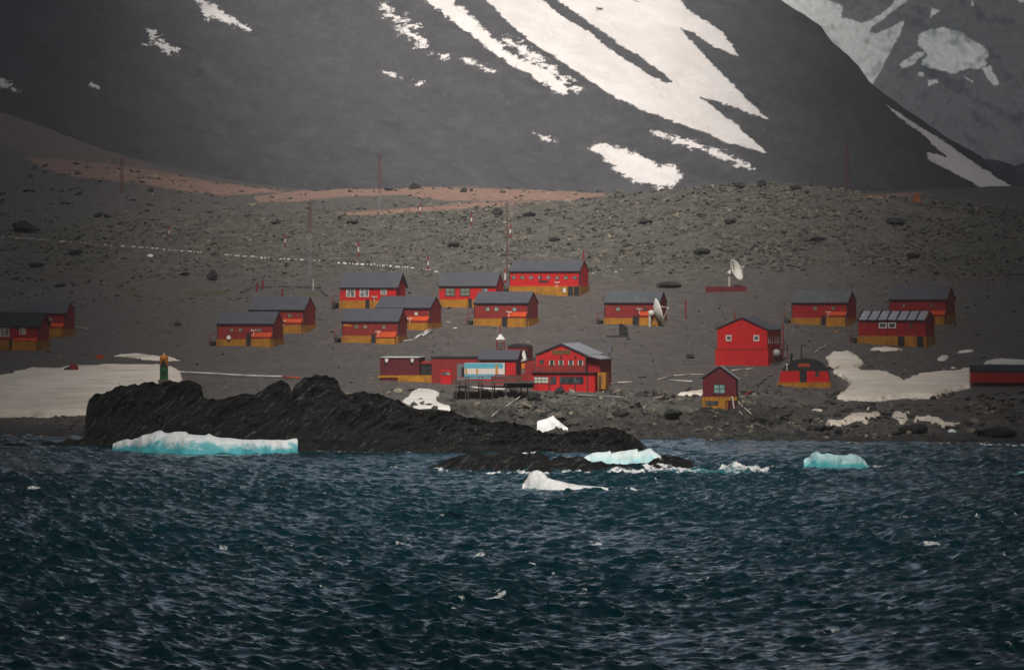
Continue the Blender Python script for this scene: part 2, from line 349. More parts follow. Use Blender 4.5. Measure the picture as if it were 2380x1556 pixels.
# ================================================================ GROUND
TY = np.array([560, 590, 612, 622, 632, 650, 670, 690, 720, 750, 780, 810, 850, 890, 930, 945, 965, 1010, 1100, 1200, 1300, 1450, 1560], float)
TC = {
 -900: [1090,1060,1036,1030,1012,972,915,868,820,785,745,700,640,580,520,480,440,400,330,270,220,160,120],
 0:    [1090,1060,1036,1030,1012,972,915,868,820,785,745,700,640,595,555,543,528,500,455,410,370,310,262],
 250:  [1090,1060,1036,1029,1010,965,912,866,822,785,745,700,635,585,540,528,514,490,450,410,388,365,350],
 500:  [1090,1060,1036,1020,1000,950,908,866,820,780,735,692,628,572,520,508,499,488,465,437,422,414,412],
 680:  [1090,1060,1034,1012,985,940,905,866,820,778,728,682,620,565,511,503,497,489,472,452,444,442,443],
 960:  [1090,1058,1025,1000,965,925,897,866,820,772,720,670,610,555,503,492,488,488,468,436,448,470,490],
 1250: [1090,1056,1020,996,962,922,895,866,820,772,720,670,608,545,488,475,474,477,463,443,452,470,490],
 1450: [1090,1055,1020,992,962,925,895,868,820,772,720,668,602,532,468,452,462,475,466,452,458,470,490],
 1600: [1090,1055,1021,994,962,925,896,868,820,770,718,664,595,520,452,434,446,464,466,456,458,470,490],
 1770: [1090,1054,1018,992,962,925,897,868,820,768,716,660,588,510,438,424,438,456,460,455,456,468,490],
 1900: [1090,1050,1014,988,960,926,897,868,820,768,716,664,596,520,450,438,448,463,463,452,454,466,488],
 2050: [1090,1046,1010,985,960,928,898,868,820,768,718,670,604,530,468,459,466,470,462,447,450,464,486],
 2250: [1090,1042,1006,982,958,930,900,866,820,770,720,675,612,545,486,474,480,480,462,440,443,460,484],
 2380: [1090,1038,1003,980,957,930,900,866,820,772,724,680,620,558,502,490,492,486,462,436,440,458,482],
 3300: [1090,1030,998,976,955,930,900,866,822,776,730,690,640,590,540,530,520,500,460,420,410,400,390]}
TX = np.array(sorted(TC), float)
TZ = np.array([zof(TC[int(x)], TY) for x in TX]).T          # rows Y, cols x
def pchip(x, y, xi):
    h = np.diff(x)[:, None]; d = np.diff(y, axis=0)/h; m = np.zeros_like(y)
    a, b = d[:-1], d[1:]; same = (a*b) > 0; m[1:-1][same] = (2*a*b/(a+b+1e-12))[same]; m[0] = d[0]; m[-1] = d[-1]
    k = np.clip(np.searchsorted(x, xi)-1, 0, len(x)-2); H = h[k]; t = ((xi-x[k])/h[k][:, 0])[:, None]
    return ((2*t**3-3*t*t+1)*y[k]+(t**3-2*t*t+t)*H*m[k]+(-2*t**3+3*t*t)*y[k+1]+(t**3-t*t)*H*m[k+1])
GU = np.concatenate([np.linspace(-900, -70, 40)[:-1], np.arange(-70, 2452, 2.3), np.linspace(2452, 3300, 40)])
GY = np.concatenate([np.arange(560, 660, 0.45), np.arange(660, 960, 0.8), np.arange(960, 1561, 3.0)])
Zg = pchip(TX, pchip(TY, TZ, GY).T, GU).T
UU, YY = np.meshgrid(GU, GY); XX = xof(UU, YY)
slope = sstep(800, 850, YY+12*pnoise(XX/30, YY/30))            # boulder field
slope = slope*(1-0.55*sstep(1000, 400, UU)*sstep(880, 830, YY))
coast = sstep(662, 640, YY)*sstep(700, 900, UU)*(1-0.75*sstep(1750, 1950, UU))
far = sstep(965, 1040, YY)
village = (1-slope)*(1-coast)
ROUGH = np.clip(slope*(1-0.6*far)+coast, 0, 1)
Zd = 0.10*fbm(XX/4, YY/4, 0, 3)*village + 0.35*fbm(XX/25, YY/25, 1.5, 2)*village
Zd += slope*(1-0.5*far)*(0.55*ridged(XX/9, YY/9, 2.0, 5, 0.55)+0.8*fbm(XX/30, YY/30, 4.0, 2))
Zd += coast*(1.0*ridged(XX/8, YY/5, 7.0, 5, 0.6)-0.25)*sstep(8.5, 5.0, Zg)+coast*1.6*sstep(5.5, 3.0, Zg)*sstep(0.3, 2.0, Zg)*np.maximum(fbm(XX/10, YY/7, 3.3, 3), -0.3)
Zd += far*sstep(1560, 1400, YY)*0.8*fbm(XX/20, YY/30, 8.0, 4)
for cx_, cy_, rx_, ry_ in ((992, 928, 75, 34), (1090, 925, 60, 20)): Zd = Zd*(1-0.9*(1-sstep(0.6, 1.2, np.hypot((UU-cx_)/rx_, (yqof(Zg, YY)-cy_)/ry_))))
ZG = Zg+Zd
# keep the ground even where people drive and build
YQ = yqof(ZG, YY)
def H(u, Y):
    u = np.asarray(u, float); Y = np.asarray(Y, float)
    i = np.clip(np.searchsorted(GY, Y)-1, 0, len(GY)-2); j = np.clip(np.searchsorted(GU, u)-1, 0, len(GU)-2)
    a = (Y-GY[i])/(GY[i+1]-GY[i]); b = (u-GU[j])/(GU[j+1]-GU[j])
    return (ZG[i, j]*(1-a)*(1-b)+ZG[i+1, j]*a*(1-b)+ZG[i, j+1]*(1-a)*b+ZG[i+1, j+1]*a*b)
def hz(x, Y): return float(H(uof(x, Y), Y))
def hit(xq, yq, ymin=600.0):
    """first point of the ground seen along a direction"""
    Ys = np.arange(ymin, 1540, 0.25); y = yqof(H(np.full(Ys.shape, xq), Ys), Ys)
    k = np.argmax(y <= yq); Y = Ys[k] if (y <= yq).any() else 900.0
    return Vector((float(xof(xq, Y)), float(Y), float(H(xq, Y))))
def conv(r, pts):
    ox, oy, k = r; return [((ox+x/k)*0.58105, (oy+y/k)*0.58105) for x, y in pts]
R1 = (0, 0, 1.7); R2 = (1300, 0, 1.7); R3 = (2600, 0, 1.591); RL = (0, 1000, 1.944); RR = (3100, 1100, 2.3896); RM = (1480, 1320, 2.38); RB = (2750, 1200, 3.112)
OCH = [conv(R1, [(150,1070),(400,1080),(700,1110),(1000,1150),(1400,1230),(1960,1300),(1500,1330),(1200,1290),(900,1240),(500,1200),(300,1140)]),
       [(590,458),(700,443),(800,436),(900,437),(960,434),(1100,438),(1200,440),(1300,444),(1425,452),(1330,464),(1200,466),(1040,466),(940,452),(800,456),(690,468),(600,470)],
       [(760,497),(860,490),(1000,480),(1120,470),(1260,470),(1150,480),(1000,490),(860,499)], [(1990,457),(2090,449),(2150,447),(2130,454),(2040,462)],
       [(0,255),(180,310),(350,385),(480,425),(330,405),(150,380),(0,335)]]
MOSS = [[(420,682),(450,674),(520,672),(560,678),(500,690),(440,690)], [(280,665),(330,680),(345,700),(300,690)], [(700,676),(740,680),(760,690),(700,688)]]
ochre = np.zeros_like(UU); moss = np.zeros_like(UU); track = np.zeros_like(UU)
for pl in OCH: ochre = np.maximum(ochre, np.clip(0.62+sdf(UU, YQ, pl)/9, 0, 0.5 if pl is OCH[-1] else 1))
for pl in MOSS: moss = np.maximum(moss, np.clip(0.5+sdf(UU, YQ, pl)/12, 0, 1))
for pl, wd in (([(1306,715),(1330,725),(1344,745),(1342,765),(1336,785)], 2.0), ([(760,700),(700,706),(620,712)], 3.0), ([(2100,925),(1900,933),(1740,936)], 3), ([(440,856),(700,846),(880,838),(1120,806),(1180,790)], 3.2), ([(440,862),(700,852),(870,846)], 2.6), ([(700,815),(960,800),(1250,776),(1500,786),(1640,806)], 3), ([(1250,800),(1400,820),(1600,835)], 2.4), ([(1820,850),(1900,800),(1960,775),(2100,815),(2250,822)], 2.8)):
    for (ax, ay), (bx, by) in zip(pl[:-1], pl[1:]):
        t_ = np.clip(((UU-ax)*(bx-ax)+(YQ-ay)*(by-ay))/((bx-ax)**2+(by-ay)**2), 0, 1)
        track = np.maximum(track, 1-sstep(0.4, 1, np.hypot(UU-ax-t_*(bx-ax), YQ-ay-t_*(by-ay))/wd))
wet = sstep(1.6, 0.2, ZG)
wet = np.maximum(wet, sstep(-0.35, 0.35, 0.45*(4.2-Zg)/1.5+fbm(XX/9, YY/6, 5.0, 4))*coast*sstep(6.0, 3.5, Zg)*0.9)
gm = grid_mesh('ground', XX, YY, ZG, {'rough': ROUGH, 'ochre': ochre, 'moss': moss, 'wet': wet, 'track': track})
tag(link('ground', gm, M['ground']), kind='structure')

# ================================================================ SNOW lying on the ground (real thickness over the ground sheet)
def snow_patch(polys, thick, label, mat, edge=4.0, jag=5.0, holes=(), jsc=0.5, seed=0.0, name='snow_patch'):
    P = np.concatenate([np.array(p) for p in polys]); j0, j1 = np.searchsorted(GU, [P[:, 0].min()-12, P[:, 0].max()+12]); j0 = max(j0-1, 0)
    sub = (slice(None), slice(j0, j1+1)); yq = YQ[sub]; u = UU[sub]
    rows = np.where(((yq > P[:, 1].min()-10) & (yq < P[:, 1].max()+10) & (YY[sub] < 1000)).any(axis=1))[0]; i0, i1 = rows.min(), rows.max()+2
    sub = (slice(i0, i1), slice(j0, j1+1)); u, yq, x, y, z = UU[sub], YQ[sub], XX[sub], YY[sub], Zg[sub]+0.15*Zd[sub]
    zt = ZG[sub]; d = np.full(u.shape, -1e3)
    for p in polys: d = np.maximum(d, sdf(u, yq, p))
    for p in holes: d = np.minimum(d, -sdf(u, yq, p))
    d = d+jag*fbm(x*jsc*0.35, y*jsc, seed, 4)
    k = sstep(0, edge, d); zs = np.where(d > 0, np.maximum(zt, z*1.0)*k+zt*(1-k)+thick*k+0.03, zt-0.25)
    m = (d > -3); m = m[:-1, :-1] & m[1:, :-1] & m[:-1, 1:] & m[1:, 1:]
    o = link(name, grid_mesh(name, x, y, zs, None, m), mat); return tag(o, label, 'snow', 'snow patches lying on the shore and village ground')
snow_patch([[(-60,893),(0,884),(40,872),(75,862),(130,864),(180,858),(260,856),(330,855),(370,856),(400,862),(420,872),(426,890),(200,965),(100,970),(-60,970)]], 0.9,
           'broad dusty snowbank filling the shore left of the striped beacon', M['snow_old'], edge=3, jag=2.5, name='snowbank')
snow_patch([conv(RL, [(890,825),(960,812),(1060,805),(1150,815),(1240,830),(1330,840),(1400,858),(1300,862),(1200,858),(1100,850),(1050,840),(950,825)])], 0.25, 'thin pale snow streak behind the striped beacon', M['snow_old'], 2, 1.5)
snow_patch([conv(RM, [(295,680),(370,630),(385,590),(470,555),(560,560),(640,580),(665,605),(630,650),(640,680),(700,705),(765,720),(770,770),(640,750),(520,745),(490,760),(440,755),(400,730)])], 0.12,
           'small white snow patch with two dark holes below the maroon shed', M['snow_clean'], 2.5, 2.0, holes=[conv(RM, [(455,655),(490,640),(500,655),(470,662)]), conv(RM, [(520,705),(570,690),(600,712),(550,718)])])
snow_patch([conv(RR, [(490,800),(560,765),(700,760),(760,785),(850,840),(800,880),(770,900),(830,930),(1000,935),(1100,965),(1180,1000),(1230,1030),(1290,1000),(1400,955),(1560,945),(1700,930),(1870,920),(1870,1085),(1700,1110),(1560,1160),(1500,1180),(1200,1190),(900,1205),(700,1200),(570,1190),(660,1150),(720,1080),(690,1010),(620,970),(560,940),(600,905),(500,900),(520,850)])], 0.55,
           'large forked snowfield between the black arched hut and the low red shed', M['snow_old'], 3, 4.5, name='snowfield')
snow_patch([conv(RR, [(895,715),(960,700),(1060,695),(1130,705),(1240,712),(1140,725),(1040,732)])], 0.2, 'thin snow streak in front of the hut with the ribbed roof', M['snow_old'], 2, 1.0)
snow_patch([conv(RR, [(465,1420),(520,1400),(640,1395),(740,1345),(850,1340),(1030,1330),(960,1360),(850,1390),(760,1400),(640,1440),(520,1445)]), conv(RR, [(830,1395),(900,1400),(880,1425),(840,1415)])], 0.3, 'ragged yellowish snow strip on the shore rocks, left end of its row', M['snow_old'], 2, 2.5)
snow_patch([conv(RR, [(1105,1350),(1170,1330),(1290,1325),(1250,1350),(1270,1380),(1240,1425),(1190,1430),(1180,1390)])], 0.3, 'small ragged snow patch on the shore rocks, middle of its row', M['snow_old'], 2, 2.5)
snow_patch([conv(RR, [(1290,1420),(1340,1390),(1350,1360),(1480,1350),(1560,1375),(1640,1410),(1780,1415),(1700,1440),(1650,1470),(1590,1450),(1540,1410),(1480,1440),(1490,1400),(1400,1385),(1340,1425)])], 0.3, 'ragged yellowish snow strip on the shore rocks, right end of its row', M['snow_old'], 2, 2.5)
snow_patch([conv(RR, [(1960,855),(2060,830),(2150,812),(2260,815),(2400,830),(2400,858)])], 0.3, 'bright snow streak behind the roof of the low red shed', M['snow_clean'], 2, 2.5)
snow_patch([conv(RR, [(1530,815),(1600,775),(1665,775),(1640,795),(1660,810),(1580,820)])], 0.2, 'small white snow dab on the dark slope above the right snowfield', M['snow_clean'], 2, 1.5)
snow_patch([conv(RR, [(1745,740),(1820,725),(1915,718),(1870,735),(1790,742)])], 0.2, 'thin white snow line highest on the dark slope right of the ribbed hut', M['snow_clean'], 2, 1.5)
snow_patch([conv(RR, [(1595,890),(1640,895),(1610,902)]), conv(RR, [(1670,885),(1740,887),(1700,896)])], 0.25, 'two tiny snow flecks just above the forked snowfield', M['snow_clean'], 2, 1.5)
snow_patch([conv(RR, [(875,1275),(920,1268),(970,1272),(920,1287),(880,1287)])], 0.25, 'tiny snow fleck in front of the forked snowfield', M['snow_old'], 2, 1.0)
snow_patch([conv(RR, [(355,1288),(460,1284),(455,1300),(370,1300)])], 0.2, 'tiny dusty snow fleck below the black arched hut', M['snow_old'], 2, 1.0)
snow_patch([[(1572,919),(1600,912),(1634,909),(1634,921),(1600,920)]], 0.3, 'thin snow streak left of the small gabled hut', M['snow_old'], 2, 1.0)
snow_patch([conv(R1, [(975,1410),(1060,1405),(1110,1413),(1040,1420)])], 0.3, 'short bright snow dash on the upper plain beside the left mast', M['snow_clean'], 1.5, 0.6)
snow_patch([conv(RL, [(1135,45),(1165,38),(1200,45),(1170,55)])], 0.3, 'small bright snow dash below the line of white stones', M['snow_clean'], 1.5, 0.6)

# ================================================================ MOUNTAINS
def mountain(name, us, topq, Y0, slope_t, zback, mat, polys, holes, jagf, rows, ztoe, und, seed):
    """slope face from a toe behind the plain up to its own crest line, then down the far side"""
    C = len(us); top = np.interp(us, [p[0] for p in topq], [p[1] for p in topq])
    top = top+2.0*fbm(us/40, us*0+seed, 0, 4)
    # crest distance so that the face keeps one slope: z = 20+(HZ-yq)*Y/FQ ; Y = Y0+(z-ztoe)/slope
    a = (HZ-top)/FQ; zc = (CH+a*(Y0-ztoe/slope_t))/(1-a/slope_t); Yc = Y0+(zc-ztoe)/slope_t
    t = np.linspace(0, 1, rows)[:, None]; Z1 = ztoe+(zc-ztoe)[None]*t; Y1 = Y0+(Yc-Y0)[None]*t
    nb = 40; tb = np.linspace(0, 1, nb+1)[1:, None]; Z2 = zc[None]+(zback-zc)[None]*tb; Y2 = Yc[None]+(zc-zback)[None]*tb/0.7
    Z = np.concatenate([Z1, Z2]); Y = np.concatenate([Y1, Y2]); U = np.repeat(us[None], len(Z), 0)
    # round the crest a little and add gullies that run down to the right
    X = xof(U, Y); tt = np.concatenate([np.repeat(t, C, 1), np.repeat(1+tb, C, 1)])
    w_ = np.sin(np.clip(tt, 0, 1)*math.pi)**0.6
    g = X*0.72+Z*0.95
    n = und*(1.0*fbm(g/55+seed, Y/400, 0, 3)+0.25*fbm(X/14, Z/14, Y/30, 4)); Y = Y-n*w_*1.2; Z = Z+n*w_*0.3
    X = xof(U, Y); q = yqof(Z, Y); sn = np.full(U.shape, -60.0); jg = np.full(U.shape, 0.25)
    for pl, j in zip(polys, jagf):
        pp = np.array(pl); bb = (U > pp[:, 0].min()-50) & (U < pp[:, 0].max()+50) & (q > pp[:, 1].min()-50) & (q < pp[:, 1].max()+50)
        d = np.full(U.shape, -60.0); d[bb] = sdf(U[bb], q[bb], pl); up = d > sn; sn = np.where(up, d, sn); jg = np.where(up, j, jg)
    for pl in holes: sn = np.minimum(sn, -sdf(U, q, pl))
    sn = np.clip(sn, -60, 60); o = link(name, grid_mesh(name, X, Y, Z, {'snow': sn, 'jag': jg}), mat)
    return tag(o, kind='structure')
SIL = [(-2500,-1100),(-900,-500),(0,-330),(900,-330),(1500,-200),(1814,0),(1870,36),(1909,62),(1920,80),(1938,102),(1971,128),(1996,153),(2020,190),(2077,234),(2150,285),(2223,332),(2277,361),(2314,402),(2358,438),(2420,470),(2600,520),(4200,560)]
SN = [(conv(R2, [(160,-420),(660,-10),(750,50),(830,110),(900,170),(980,230),(1060,290),(1130,350),(1250,430),(1380,500),(1500,570),(1560,620),(1640,640),(1660,590),(1600,540),(1530,490),(1480,450),(1400,440),(1300,380),(1210,340),(1220,310),(1130,250),(1060,180),(980,100),(900,30),(860,-20),(300,-420)]), 0.3),
 ([(760,-300),(1105,-20),(1150,20),(1190,60),(1240,100),(1330,160),(1410,215),(1490,255),(1560,280),(1640,310),(1700,335),(1780,355)]+conv(R3, [(680,910),(620,860),(560,800),(470,740),(400,680),(325,622),(430,642),(560,690),(640,725),(748,756),(690,700),(640,660),(560,570),(470,480),(400,410),(330,330),(250,250),(190,175),(280,210),(380,280),(460,320),(565,357),(480,230),(430,180),(330,120),(230,60),(180,-20),(-120,-560)]), 0.16),
 (conv(R2, [(1840,975),(1950,985),(2050,1020),(2170,1070),(2250,1110),(2380,1140)])+[(1590,408),(1568,425),(1550,437)]+conv(R2, [(2270,1280),(2200,1250),(2100,1240),(2020,1190),(1950,1130),(1920,1080),(1860,1040),(1810,1020)]), 0.45),
 (conv(R3, [(10,840),(80,850),(200,880),(290,900),(340,930),(430,950),(520,990),(600,1030),(665,1070),(560,1055),(480,1020),(380,980),(280,935),(200,920),(100,880),(20,850)]), 0.4),
 (conv(R3, [(1480,650),(1560,700),(1650,760),(1760,830),(1870,900),(2000,990),(2120,1070),(2230,1140),(2320,1200),(2110,1200),(2040,1150),(1930,1100),(1850,1060),(1760,1010),(1770,970),(1890,1000),(1800,920),(1720,840),(1600,760),(1530,700)]), 0.12),
 (conv(R1, [(1330,-20),(1450,30),(1560,100),(1690,195),(1600,180),(1500,140),(1400,130),(1365,90),(1400,60)]), 0.5),
 (conv(R1, [(1000,205),(1060,220),(1120,280),(1160,310),(1205,345),(1130,355),(1080,315),(1020,250)]), 0.5), (conv(R1, [(970,298),(1030,300),(1080,318),(1010,306)]), 0.3),
 (conv(R1, [(-40,490),(20,540),(80,570),(135,632),(60,605),(-40,590)]), 0.4), (conv(R2, [(465,165),(540,170),(620,225),(705,322),(620,292),(540,225)]), 0.75),
 (conv(R2, [(1420,908),(1500,928),(1578,966),(1500,948)]), 0.35), (conv(R1, [(618,565),(662,580),(668,602)]), 0.3), (conv(R2, [(725,345),(780,360),(840,395),(790,385)]), 0.6),
 (conv(R2, [(940,395),(1010,425),(1040,450),(980,425)]), 0.5), (conv(R2, [(1050,450),(1120,462),(1190,475),(1110,475)]), 0.5), (conv(R2, [(400,485),(460,505),(530,540),(470,525)]), 0.3),
 (conv(R2, [(600,540),(660,565),(650,578)]), 0.5), (conv(R2, [(1230,270),(1350,300),(1480,400),(1560,470),(1640,580),(1720,610),(1600,520),(1400,400)]), 0.9), (conv(R2, [(400,50),(520,130),(620,200),(560,190),(470,120)]), 0.9)]
HO = [conv(R2, [(1050,-420),(1450,-20),(1480,0),(1560,70),(1650,135),(1800,220),(1900,305),(2010,385),(2130,460),(2240,530),(2330,562),(2368,564),(2300,505),(2240,455),(2120,370),(2000,300),(1900,225),(1800,160),(1700,85),(1600,20),(1560,-20),(1130,-440)]),
      conv(R2, [(1840,48),(1880,52),(1885,70),(1850,66)]), conv(R2, [(2060,-10),(2110,-5),(2145,18),(2125,16)])]
lap('snow'); us = np.concatenate([np.linspace(-2500, -60, 80)[:-1], np.arange(-60, 2440, 2.6), np.linspace(2440, 4200, 80)])
mountain('mountain', us, SIL, 1560, 0.62, 20.0, M['mountain'], [p for p, j in SN], HO, [j for p, j in SN], 420, 40.0, 5.0, 2.2)
SILF = [(-3000,-900),(1000,-700),(1700,-420),(2380,-300),(3200,-500),(5200,-200)]
SNF = [(conv(R3, [(500,-500),(900,-350),(1030,-40),(1230,40),(1215,110),(1280,125),(1350,145),(1440,110),(1530,40),(1600,-50),(1900,-500),(2050,-480),(1640,0),(1500,110),(1410,170),(1395,205),(1440,212),(1540,170),(1620,130),(1590,220),(1540,310),(1510,370),(1480,430),(1400,560),(1200,420),(900,100)]), 0.10),
 (conv(R3, [(1700,230),(1780,185),(1880,175),(1990,205),(2060,260),(2130,300),(2165,350),(2120,380),(2150,410),(2080,435),(2000,440),(1940,468),(1830,450),(1720,415),(1760,350),(1710,290)]), 0.14),
 (conv(R3, [(1585,405),(1700,330),(1760,320),(1690,400),(1600,445)]), 0.14), (conv(R3, [(2110,430),(2165,420),(2190,470),(2230,545),(2190,545),(2140,500)]), 0.15), (conv(R3, [(1700,460),(1745,455),(1740,490),(1705,480)]), 0.1),
 (conv(R3, [(1765,515),(1820,500),(1830,530),(1770,548)]), 0.12), (conv(R3, [(1980,475),(2060,520),(2045,530)]), 0.1), (conv(R3, [(2040,-30),(2065,40),(2040,40)]), 0.1), (conv(R3, [(2300,-60),(2420,-60),(2420,25),(2350,15)]), 0.1), (conv(R3, [(1790,50),(1850,70),(1780,110)]), 0.12)]
us = np.concatenate([np.linspace(-3000, 1750, 60)[:-1], np.arange(1750, 2440, 2.6), np.linspace(2440, 5200, 80)])
mountain('far_mountain', us, SILF, 3300, 0.75, -60.0, M['far_mountain'], [p for p, j in SNF], [], [j for p, j in SNF], 300, 20.0, 26.0, 6.1)
# the low dark knoll at the far end of the valley
kx = np.linspace(2180, 2700, 160); kt = np.linspace(-1, 1, 60)[:, None]
ktop = np.interp(kx, [2180,2240,2290,2330,2360,2385,2420,2700], [470,395,372,378,388,378,372,380])
kz = zof(ktop, 2150.0)[None]*1.0; KZ = 30+(kz-30)*(1-kt**2)**0.7; KY = 2150+kt*160+0*kz; KU = np.repeat(kx[None], 60, 0)
KX = xof(KU, KY); KZ = KZ+1.5*fbm(KX/30, KY/60, 3, 4)
tag(link('valley_hill', grid_mesh('valley_hill', KX, KY, KZ, {'snow': np.full(KX.shape, -60.0), 'jag': np.zeros(KX.shape)}), M['mountain']), kind='structure')

# ================================================================ SEA
def sea():
    rows = np.concatenate([np.array([-400, -100, 20, 80, 120, 150, 170, 185]), 195+np.cumsum(np.linspace(0.17, 0.38, 1560))]); rows = rows[rows < 655]; rows = np.concatenate([rows, [700]])
    cols = np.concatenate([np.linspace(-9000, -760, 26)[:-1], np.linspace(-760, -60, 170)[:-1], np.linspace(-60, 2440, 1000), np.linspace(2440, 3140, 170)[1:], np.linspace(3140, 11000, 26)[1:]])
    U, Y = np.meshgrid(cols, rows); Yp = np.maximum(Y, 60); X = (U-CXQ)/FQ*np.where(Y < 185, 185+0.0*Y, Y)
    dense = (sstep(150, 196, Y))*(sstep(-760, -400, U))*(1-sstep(2780, 3140, U))
    X = X.astype(np.float32); dense = dense.astype(np.float32); Z = np.zeros_like(X); DX = np.zeros_like(X); DY = np.zeros_like(X); rng = np.random.default_rng(42)
    Y32 = Y.astype(np.float32)
    calm = 1-0.5*sstep(470, 600, Y)
    N = 110
    for i in range(N):
        lam = 0.62*(8.5/0.62)**((i+rng.random())/N); k = 2*math.pi/lam; th = R(248)+rng.normal()*R(33)
        a = 0.0135*lam**0.95 if lam < 2.0 else 0.0135*2.0**0.95*(2.0/lam)**-0.25
        a *= rng.uniform(0.6, 1.3)
        dx, dy = math.cos(th), math.sin(th); ph = np.float32(k*dx)*X+np.float32(k*dy)*Y32+np.float32(rng.random()*6.283); s, c = np.sin(ph), np.cos(ph)
        A = a*dense; Z += A*c; DX -= 0.75*A*dx*s; DY -= 0.75*A*dy*s
    gust = 1+0.55*pnoise(X/28, Y/60, 2.2)+0.25*pnoise(X/9, Y/16, 7.2)
    Z *= calm*gust; Xn = X+DX*calm*gust; Yn = Y+DY*calm*gust
    foam = np.zeros_like(X); shoal = np.zeros_like(X)
    q = yqof(0*Y, np.maximum(Y, 60))
    # surf round the islet and the shore, positions on the water
    def line(pts, wd, amp, raise_=0.0, soft=0.0):
        xs = [p[0] for p in pts]; ys = [p[1] for p in pts]; mg = wd*2+4
        j0, j1 = np.searchsorted(cols, [min(xs)-mg, max(xs)+mg]); qr = q[:, 0]; ok = np.where((qr > min(ys)-mg) & (qr < max(ys)+mg) & (rows > 180))[0]
        if len(ok) < 2 or j1-j0 < 2: return
        sl = (slice(ok[0], ok[-1]+1), slice(j0, j1)); u, qq, x, y = U[sl], q[sl], X[sl], Y[sl]; best = np.full(u.shape, 9e9)
        for (ax, ay), (bx, by) in zip(pts[:-1], pts[1:]):
            t = np.clip(((u-ax)*(bx-ax)+(qq-ay)*(by-ay))/((bx-ax)**2+(by-ay)**2+1e-9), 0, 1); best = np.minimum(best, np.hypot((u-ax-t*(bx-ax))*0.6, (qq-ay-t*(by-ay))))
        best = best/wd+0.45*fbm(x/1.6, y/5, 5, 3); kf = 1-sstep(0.0, 1, best); foam[sl] = np.maximum(foam[sl], amp*kf)
        Z[sl] += raise_*np.clip(kf, 0, 1)*(0.5+0.7*np.abs(fbm(x/0.9, y/0.9, 9, 3)))
    line([(1005,1092),(1090,1099),(1160,1102)], 2.4, 0.85, 0.12); line([(1160,1100),(1260,1103),(1370,1102)], 3.6, 0.95, 0.25)
    line([(1345,1102),(1400,1099),(1470,1100),(1560,1099),(1640,1097),(1720,1098),(1800,1094)], 3.6, 0.92, 0.22)
    line([(1500,1092),(1540,1093),(1600,1096)], 7, 1.0, 0.25); line([(1675,1096),(1720,1093),(1755,1097)], 6, 1.0, 0.65)
    line([(1390,1134),(1432,1138),(1480,1141)], 3.0, 0.8, 0.15); line([(1340,1137),(1400,1140)], 3, 0.8, 0.1); line([(1195,1133),(1225,1136)], 3, 0.6)
    line([(1180,1056),(1215,1058),(1245,1057)], 3, 0.8, 0.3); line([(900,1087),(990,1086)], 2.0, 0.55); line([(2020,1087),(2060,1085)], 2.5, 0.6)
    line([(270,1040),(300,1040)], 2, 0.7); line([(700,1048),(900,1052),(1000,1052)], 1.5, 0.62); line([(1500,1028),(1640,1022),(1800,1020)], 1.3, 0.62); line([(1960,1030),(2060,1031),(2160,1030),(2380,1036)], 1.6, 0.68)
    line([(0,1012),(130,1008),(185,1010)], 1.3, 0.65); line([(1560,1060),(1620,1075),(1700,1082)], 1.6, 0.5)
    for i in range(120):      # whitecaps, few and uneven
        cx = rng.uniform(0, 2380); cy = 1060+480*rng.random()**1.5; s = (cy-HZ)/440; L = rng.uniform(4, 26)*s*(0.6 if i > 22 else 1.2)
        line([(cx-L*0.5, cy+rng.normal()*1.2*s), (cx, cy), (cx+L*0.5, cy+rng.normal()*1.5*s)], rng.uniform(0.7, 1.4)*s, rng.uniform(0.5, 0.72) if i > 22 else rng.uniform(0.7, 0.9), 0.05) if i < 30 else None
    for pl in ([(75,1138)], [(150,1479)], [(936,1271)], [(1110,1291)], [(1657,1306)], [(2105,1214)], [(2165,1266)], [(778,1123)], [(750,1148)], [(1390,1268)], [(1923,1470)], [(2090,1410)], [(295,1464)]):
        cx, cy = pl[0]; s = (cy-HZ)/440; line([(cx-15*s, cy-0.5), (cx, cy), (cx+15*s, cy+1.5)], 1.5*s, 0.85, 0.04)
    for cx, cy, rx, ry in ((480,1056,190,6), (1280,1138,90,5), (1945,1087,95,6), (1640,1098,160,7), (2370,1102,30,4), (1240,1094,120,4)):
        shoal = np.maximum(shoal, 1-sstep(0.3, 1.0, np.hypot((U-cx)/rx, (q-cy)/ry)))
    f = grid_mesh('sea', Xn, Yn, Z, {'foam': foam, 'shoal': shoal}); tag(link('sea', f, M['water']), kind='structure')
lap("pre-sea"); sea(); lap("sea")
